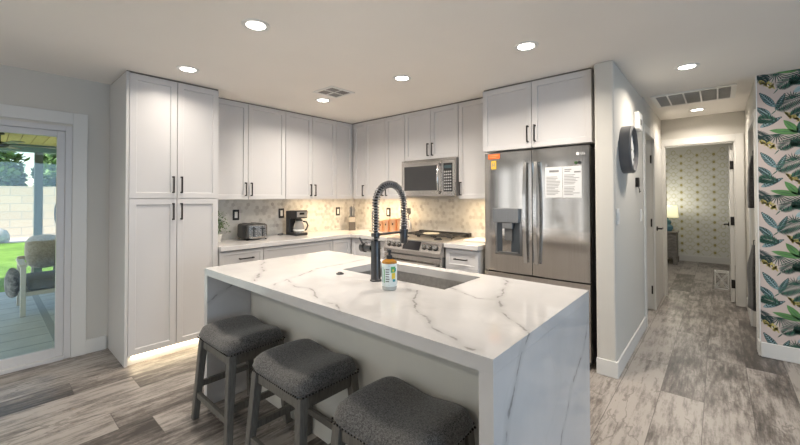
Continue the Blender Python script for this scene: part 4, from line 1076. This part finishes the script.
# ------------------------------------------------------------ tropical wallpaper
WPM = [mat('paper_pink', (.58, .49, .45), .7, var=.02), mat('paper_teal', (.18, .30, .32), .7, var=.12), mat('paper_navy', (.020, .042, .042), .7, var=.2), mat('paper_fern', (.035, .11, .075), .7, var=.3), mat('paper_leaf', (.11, .26, .085), .7, var=.25), mat('paper_bloom', (.52, .44, .14), .7, var=.2), mat('paper_sky', (.33, .45, .47), .7, var=.15)]
def tropic(bm):
    Y0 = 4.4695; X0, X1, Z0, Z1 = HRX+.003, 3.95, BH+.001, CZ-.001
    lay = [0]
    def poly(pts, mi):
        # clip to the wall
        def clip(P, f, g):
            out = []
            for i in range(len(P)):
                a, b = P[i-1], P[i]; fa, fb = f(a), f(b)
                if fa >= 0: out.append(a)
                if (fa >= 0) != (fb >= 0):
                    s = fa/(fa-fb); out.append((a[0]+(b[0]-a[0])*s, a[1]+(b[1]-a[1])*s))
            return out
        for f in (lambda p: p[0]-X0, lambda p: X1-p[0], lambda p: p[1]-Z0, lambda p: Z1-p[1]):
            pts = clip(pts, f, None)
            if len(pts) < 3: return
        try: bm.faces.new([bm.verts.new((x, Y0-.0002-.00018*lay[0], z)) for x, z in pts]).material_index = mi
        except Exception: pass
    def blade(x, z, a, L, w, mi, tipk=.5):
        c, s = math.cos(a), math.sin(a)
        prof = [(0, .15), (.12, .62), (.3, .95), (tipk, 1), (.75, .72), (.92, .28), (1, 0)]
        up = [(x+L*u*c-w*h*s, z+L*u*s+w*h*c) for u, h in prof]; dn = [(x+L*u*c+w*h*s, z+L*u*s-w*h*c) for u, h in prof]
        poly(up+dn[::-1], mi)
    def banana(x, z, a, L, w):
        lay[0] = 2; blade(x, z, a, L, w, 2); lay[0] = 3; blade(x, z, a, L*.97, w*.88, 1)
        lay[0] = 4; c, s = math.cos(a), math.sin(a)
        for i in range(1, 10):
            u = .05+.098*i; ww = w*1.05*max(.1, 1-abs(u-.45)*1.5)
            for sd in (-1, 1): blade(x+L*u*c, z+L*u*s, a+sd*R(52), ww*1.15, .0046, 2)
        lay[0] = 5; blade(x, z, a, L, .0022, 6)
    def frond(x, z, a, L, bend, n=13, mi=3, wl=.10):
        lay[0] = 6
        px, pz, an = x, z, a
        for i in range(n):
            u = i/n; ll = wl*math.sin(PI*(.18+.8*u))
            for sd in (-1, 1): blade(px, pz, an+sd*R(50-16*u), ll*1.15, .0042, mi if (i % 3) else 2)
            px += L/n*math.cos(an); pz += L/n*math.sin(an); an += bend/n
        blade(px, pz, an, .05, .004, mi)
    def fan(x, z, a, r, n=9, spread=R(150), mi=2):
        lay[0] = 5
        for i in range(n): blade(x, z, a-spread/2+spread*i/(n-1), r*(1-.12*abs(i-(n-1)/2)/n), .0031, mi if i % 2 else 3)
    def bloom(x, z, a, rn):
        lay[0] = 7
        for i in range(11):
            u = i/11; cx = x+.12*u*math.cos(a)+rn.uniform(-.008, .008); cz = z+.12*u*math.sin(a)+rn.uniform(-.012, .012)
            for k in range(3): blade(cx, cz, rn.uniform(0, 2*PI), .022, .006, 5)
    def leafs(x, z):
        lay[0] = 8
        for a, L, w, m_ in ((R(172), .185, .030, 4), (R(128), .135, .032, 4), (R(60), .125, .030, 3)):
            blade(x, z, a, L, w, m_); lay[0] = 9; blade(x, z, a, L*.94, .0016, 3 if m_ == 4 else 6); lay[0] = 8
        lay[0] = 7; blade(x+.09, z-.13, R(122), .17, .003, 3)
    lay[0] = -1
    poly([(X0, Z0), (X1, Z0), (X1, Z1), (X0, Z1)], 0)
    TW, TH_ = .56, .522
    def ft(f, x0, z0, x1, z1, *k):
        f(x0, z0, math.atan2(z1-z0, x1-x0), math.hypot(x1-x0, z1-z0), *k)
    for i in range(-1, 8):
        for j in range(-1, 6):
            rn = random.Random(5); X = HRX+i*TW; Z = 1.44+(j-3)*TH_+(TH_/2 if i % 2 else 0)
            def g(x, z): return X+x, Z+z
            # stems and fronds at the back
            for (x0, z0, x1, z1, bend, wl) in ((.31, -.085, .15, -.17, R(50), .075), (.31, -.27, .14, -.35, R(40), .080), (.33, -.16, .21, -.12, R(30), .06), (-.03, -.0, .06, -.10, R(-40), .05), (.12, .07, .02, .10, R(30), .06), (.36, .03, .48, .10, R(-50), .075), (.56, -.13, .42, -.16, R(45), .08), (.55, -.36, .42, -.30, R(-40), .075), (.20, .10, .28, .13, R(-40), .06)):
                a_ = math.atan2(z1-z0, x1-x0); frond(*g(x0, z0), a_-bend/2, math.hypot(x1-x0, z1-z0)*1.12, bend, 14, 3 if x0 > .1 else 2, wl)
            fan(*g(.12, -.037), R(-92), .092, 11, R(165))
            fan(*g(.215, -.27), R(100), .07, 9, R(150))
            fan(*g(.40, -.06), R(-80), .085, 12, R(160))
            fan(*g(.02, -.045), R(-70), .06, 9, R(140))
            fan(*g(.33, -.42), R(-100), .085, 12, R(160))
            for (x0, z0, x1, z1, w) in ((.113, -.326, .017, -.185, .026), (.117, -.354, .175, -.215, .020), (.085, -.40, -.005, -.31, .026), (.02, -.49, .155, -.415, .022), (.34, -.36, .30, -.20, .030), (.40, -.22, .52, -.10, .030), (.44, -.47, .55, -.38, .030), (.52, -.02, .46, .04, .024)):
                ft(banana, *g(x0, z0), *g(x1, z1), w)
            lay[0] = 8
            for (x0, z0, x1, z1, w) in ((.225, -.22, .295, -.165, .020), (.25, -.44, .31, -.375, .020), (.27, -.22, .33, -.25, .018), (.50, -.25, .56, -.20, .020)):
                lay[0] = 8; ft(blade, *g(x0, z0), *g(x1, z1), w, 6); lay[0] = 9; ft(blade, *g(x0, z0), *g(x1, z1), .0015, 1)
            bloom(*g(.018, -.085), R(-35), rn); bloom(*g(.17, -.395), R(-40), rn); bloom(*g(.41, -.40), R(-30), rn); bloom(*g(.44, .0), R(40), rn)
            for hx, hz in ((.246, -.04),):
                for x1, z1, w, m_ in ((-.172, .04, .024, 4), (-.085, .118, .026, 4), (.045, .13, .026, 3), (.11, .03, .022, 3)):
                    lay[0] = 10; ft(blade, *g(hx, hz), *g(hx+x1, hz+z1), w, m_); lay[0] = 11; ft(blade, *g(hx, hz), *g(hx+x1*.95, hz+z1*.95), .0018, 3 if m_ == 4 else 1)
                lay[0] = 9; ft(blade, *g(.30, -.13), *g(hx, hz), .0035, 3)
struct('wall_covering_tropical', tropic, WPM, norm=False, label='pink wallpaper printed with palms and teal banana leaves')
obj_corner = struct('trim_6', bx(HRX-.004, HRX+.003, 4.464, 4.47, BH, CZ), white_p, label='thin white edge strip at the wallpaper corner')

# ------------------------------------------------------------ patio and garden
deck_m = mat('patio_slab', (.36, .43, .45), .6, var=.12, scale=3)
struct('ground_patio', bx(-8.3, XA-.16, -5, 6, -.12, -.05), None or (lambda: (lambda t: (t.l(t.mix(t.n('ShaderNodeTexBrick', i4=6.0).outputs['Fac'], t.ramp(t.noise(t.pos(), 4, 4), [(.3, (.38, .44, .46)), (.7, (.50, .56, .57))]), (.26, .31, .32)), t.b.inputs['Base Color']), t.m)[1])(NT('patio_pavers')))(), label='blue-grey paved patio floor')
def grass_m():
    t = NT('lawn'); f = t.noise(t.pos(), 1.1, 5, .6); g = t.noise(t.pos(), 45, 3, .8)
    h = t.math('ADD', t.math('MULTIPLY', f, .6), t.math('MULTIPLY', g, .4))
    t.l(t.ramp(h, [(.35, (.07, .17, .02)), (.55, (.22, .40, .06)), (.7, (.42, .50, .15))]), t.b.inputs['Base Color']); t.b.inputs['Roughness'].default_value = .9
    t.bump(g, .8, .05); return t.m
struct('ground_lawn', bx(-17.5, -8.3, -14, 14, -.14, -.07), grass_m(), label='bright green back lawn')
struct('ground_gravel', bx(-20.2, -17.5, -14, 14, -.14, -.08), mat('gravel', (.52, .44, .37), .9, var=.2, scale=20))
def block_m():
    t = NT('garden_block'); b = t.n('ShaderNodeTexBrick'); b.inputs['Scale'].default_value = 1.0
    b.inputs['Brick Width'].default_value = .6; b.inputs['Row Height'].default_value = .3; b.inputs['Mortar Size'].default_value = .012
    b.inputs[1].default_value = (.62, .50, .36, 1); b.inputs[2].default_value = (.55, .44, .32, 1); b.inputs[3].default_value = (.40, .36, .30, 1)
    sx = t.n('ShaderNodeSeparateXYZ'); t.l(t.pos(), sx.inputs[0]); cb = t.n('ShaderNodeCombineXYZ'); t.l(sx.outputs[1], cb.inputs[0]); t.l(sx.outputs[2], cb.inputs[1]); t.l(cb.outputs[0], b.inputs[0])
    t.l(b.outputs[0], t.b.inputs['Base Color']); t.b.inputs['Roughness'].default_value = .9; return t.m
struct('wall_garden', bx(-20.0, -19.8, -14, 14, -.08, 1.85), block_m(), label='tan block wall at the back of the garden')
patio_wood = wood('patio_ceiling_wood', (.66, .40, .16), (.86, .62, .32), (2, 16, 2), .6)
struct('ceiling_patio', lambda bm: [box(bm, -9.1, XA-.16, -3+i*.14, -3+i*.14+.132, 2.325, 2.36) for i in range(57)], patio_wood, label='tan boarded patio ceiling')
struct('sun_block_patio', bx(-9.2, XA-.16, -3.05, 5.05, 2.362, 2.43), trim_m)  # unseen slab added to keep sun from striping through the board gaps
green_m = mat('green_beam', (.10, .20, .17), .5, var=.1)
o = struct('patio_beam', bx(-9.15, -8.98, -3, 5, 2.20, 2.324), green_m, label='dark green beam at the edge of the patio roof')
o = obj('patio_post', bx(-9.12, -9.0, .56, .67, -.07, 2.198), mat('post_paint', (.12, .16, .15), .5, var=.1), None, .004); tag(o, 'dark square post carrying the patio roof', 'post')
# shrubs beyond the wall
def crown(bm, c, rx, ry, rz_, n, seed, ls=.22):
    rn = random.Random(seed)
    for i in range(n):
        a = rn.uniform(0, 2*PI); b = math.acos(rn.uniform(-1, 1)); k = rn.uniform(.55, 1)**.5*(1+.15*math.sin(3*a+seed))
        p = Vector((c[0]+rx*k*math.sin(b)*math.cos(a), c[1]+ry*k*math.sin(b)*math.sin(a), c[2]+rz_*k*math.cos(b)))
        d = Vector((rn.uniform(-1, 1), rn.uniform(-1, 1), rn.uniform(-.5, 1))).normalized(); u, v = frame_of(d); L = ls*rn.uniform(.6, 1.2); w = L*.4
        bm.faces.new([bm.verts.new(p), bm.verts.new(p+d*L*.5+u*w), bm.verts.new(p+d*L), bm.verts.new(p+d*L*.5-u*w)])
shrub_ms = [mat('shrub_green', (.24, .36, .10), .7, var=.5, scale=2.5), mat('shrub_dark', (.15, .26, .09), .7, var=.5, scale=2.5), mat('shrub_lime', (.38, .46, .15), .7, var=.5, scale=2.5)]
for i, (y, lab) in enumerate(((-5.0, 'dark green bush beyond the garden wall, behind the lawn at far left'), (-2.4, 'loose lime bush beyond the garden wall at the left edge of the glass'), (.0, 'bushy green tree beyond the garden wall left of the patio post'), (2.3, 'dense dark bush beyond the garden wall right of the patio post'), (4.7, 'tall green bush beyond the garden wall at the far right'))):
    t = thing('garden_bush', lab, 'bush', (-21.6, y, -.1), 0, 'bushes beyond the garden wall')
    obj('crown', lambda bm: crown(bm, (0, 0, 2.3), 1.0, 1.02, 1.6, 3000, i, .30), shrub_ms[(i+1) % 3], t, norm=False)
    obj('trunk', lambda bm: (cyl(bm, (0, 0, 0), (.1, .05, 1.8), .09, .05), tube(bm, [(.05, 0, 1.0), (.3, .5, 1.9)], .035, 6), tube(bm, [(.05, 0, 1.0), (-.2, -.5, 1.9)], .035, 6)), mat('bark', (.16, .12, .09), .9), t)
o = obj('garden_rock', lambda bm: ball(bm, (-17.8, .25, .12), .36, 1, .75, .9, 14), mat('rock', (.42, .37, .33), .9, var=.3), smooth=True)
for v in o.data.vertices: v.co += Vector((math.sin(v.co.z*17), math.cos(v.co.y*13), math.sin(v.co.x*11)))*.04
tag(o, 'grey-brown boulder at the foot of the garden wall', 'rock')
# outdoor sofa: seen end-on
t = thing('outdoor_sofa', 'pale-framed outdoor loveseat on the patio', 'sofa', (-6.75, .62, -.05))
fr_m = mat('sofa_frame', (.58, .56, .50), .45)
def sofa(bm):
    for y in (-.31, 1.05):
        for x in (-.36, .36): box(bm, x-.025, x+.025, y-.025, y+.025, 0, .60 if x > 0 else .66)
        box(bm, -.40, .40, y-.035, y+.035, .60, .63)
    box(bm, -.36, .36, -.31, 1.05, .24, .29); box(bm, -.40, -.35, -.31, 1.05, .60, .66)
    for k in range(6): box(bm, -.385, -.365, -.2+k*.22, -.17+k*.22, .29, .60)
obj('frame', sofa, fr_m, t, .006)
cush = fabric('outdoor_cushion', (.34, .32, .29), (.50, .47, .43), 60)
for k in (0, 1):
    o = obj('seat_cushion', bx(-.34, .36, -.27+k*.65, .37+k*.65, .292, .43), mat('cushion_dark', (.10, .105, .10), .9), t, .04)
def pillow(name, label, c, s, rot, m_):
    o = obj(name, lambda bm: ball(bm, (0, 0, 0), 1, s[0], s[1], s[2], 20), m_, smooth=True)
    for v in o.data.vertices:
        x, y, z = v.co.x/s[0], v.co.y/s[1], v.co.z/s[2]
        e = max(abs(y), abs(z))
        if e > 1e-4: r_ = math.hypot(y, z); v.co.y *= 1+.28*(r_/e-1)*2; v.co.z *= 1+.28*(r_/e-1)*2
    o.location = c; o.rotation_euler = rot; tag(o, label, 'pillow', 'pillows on the outdoor loveseat')
pillow('throw_pillow', 'large taupe back pillow on the patio loveseat, left one', (-6.96, .54, .67), (.11, .20, .23), (0, R(-14), R(10)), cush)
pillow('throw_pillow', 'smaller grey-taupe pillow leaning in front on the patio loveseat', (-6.68, .80, .61), (.075, .17, .17), (R(8), R(-12), R(-8)), cush)
pillow('throw_pillow', 'pale pillow deeper on the patio loveseat', (-6.96, 1.20, .62), (.10, .17, .19), (0, R(-12), 0), cush)
# blanket / bag heap beside the sofa
hb = fabric('patterned_throw', (.04, .04, .045), (.22, .21, .20), 14)
o = obj('throw_blanket', lambda bm: ball(bm, (-6.62, .235, .34), 1, .17, .07, .19, 16), hb, smooth=True)
for v in o.data.vertices: v.co += Vector((math.sin(v.co.z*40), math.cos(v.co.x*30), math.sin(v.co.x*37)))*.012
tag(o, 'dark patterned throw draped over the near arm of the patio loveseat', 'throw')
# small outdoor table and hanging ring chair
t = thing('patio_table', 'pale round patio table behind the loveseat', 'table', (-8.35, 1.15, -.07))
obj('tabletop', lambda bm: lathe(bm, [(0, .48), (.50, .48), (.50, .52), (0, .52)], seg=36), mat('pale_concrete', (.62, .64, .68), .6), t, smooth='auto')
obj('pedestal', lambda bm: lathe(bm, [(.25, 0), (.16, .1), (.16, .4), (.25, .48)], seg=24), mat('pale_concrete', (.62, .64, .68), .6), t, smooth='auto')
t = thing('hanging_chair', 'round-framed hanging chair at the edge of the patio', 'chair', (-8.0, 1.42, 0))
ringp = [(0, .68*math.cos(2*PI*k/48), 1.15+.68*math.sin(2*PI*k/48)) for k in range(48)]
obj('ring_frame', lambda bm: (tube(bm, ringp, .018, 8, True), tube(bm, [(.35*math.cos(a), .55*math.sin(a)*1.0, .72) for a in [2*PI*k/32 for k in range(32)]], .014, 6, True)), black_m, t, smooth=True)
obj('netting', lambda bm: [tube(bm, [(0, .68*math.cos(a), 1.15+.68*math.sin(a)), (-.30, .35*math.cos(a), .95+.35*math.sin(a)), (-.38, 0, .85)], .005, 5) for a in [2*PI*k/22 for k in range(22)]], fr_m, t)
obj('hanging_rope', lambda bm: cyl(bm, (0, 0, 1.83), (0, 0, 2.322), .012), black_m, t)
obj('chair_cushion', lambda bm: ball(bm, (-.08, 0, .74), 1, .30, .45, .09, 16), cush, t, smooth=True)
# patio ceiling fan
t = thing('ceiling_fan', 'dark ceiling fan under the patio roof', 'fan', (-7.6, .12, 2.324))
obj('motor', lambda bm: lathe(bm, [(0, 0), (.05, 0), (.05, -.03), (.014, -.04), (.014, -.13), (.09, -.14), (.10, -.19), (.06, -.22), (0, -.22)]), black_m, t, smooth='auto')
for k in range(5):
    a = 2*PI*k/5+.3
    obj('blade', lambda bm: prism(bm, [(math.cos(a)*r-math.sin(a)*w, math.sin(a)*r+math.cos(a)*w) for r, w in ((.09, -.03), (.56, -.065), (.60, 0), (.56, .065), (.09, .03))], -.172, -.164), black_m, t)
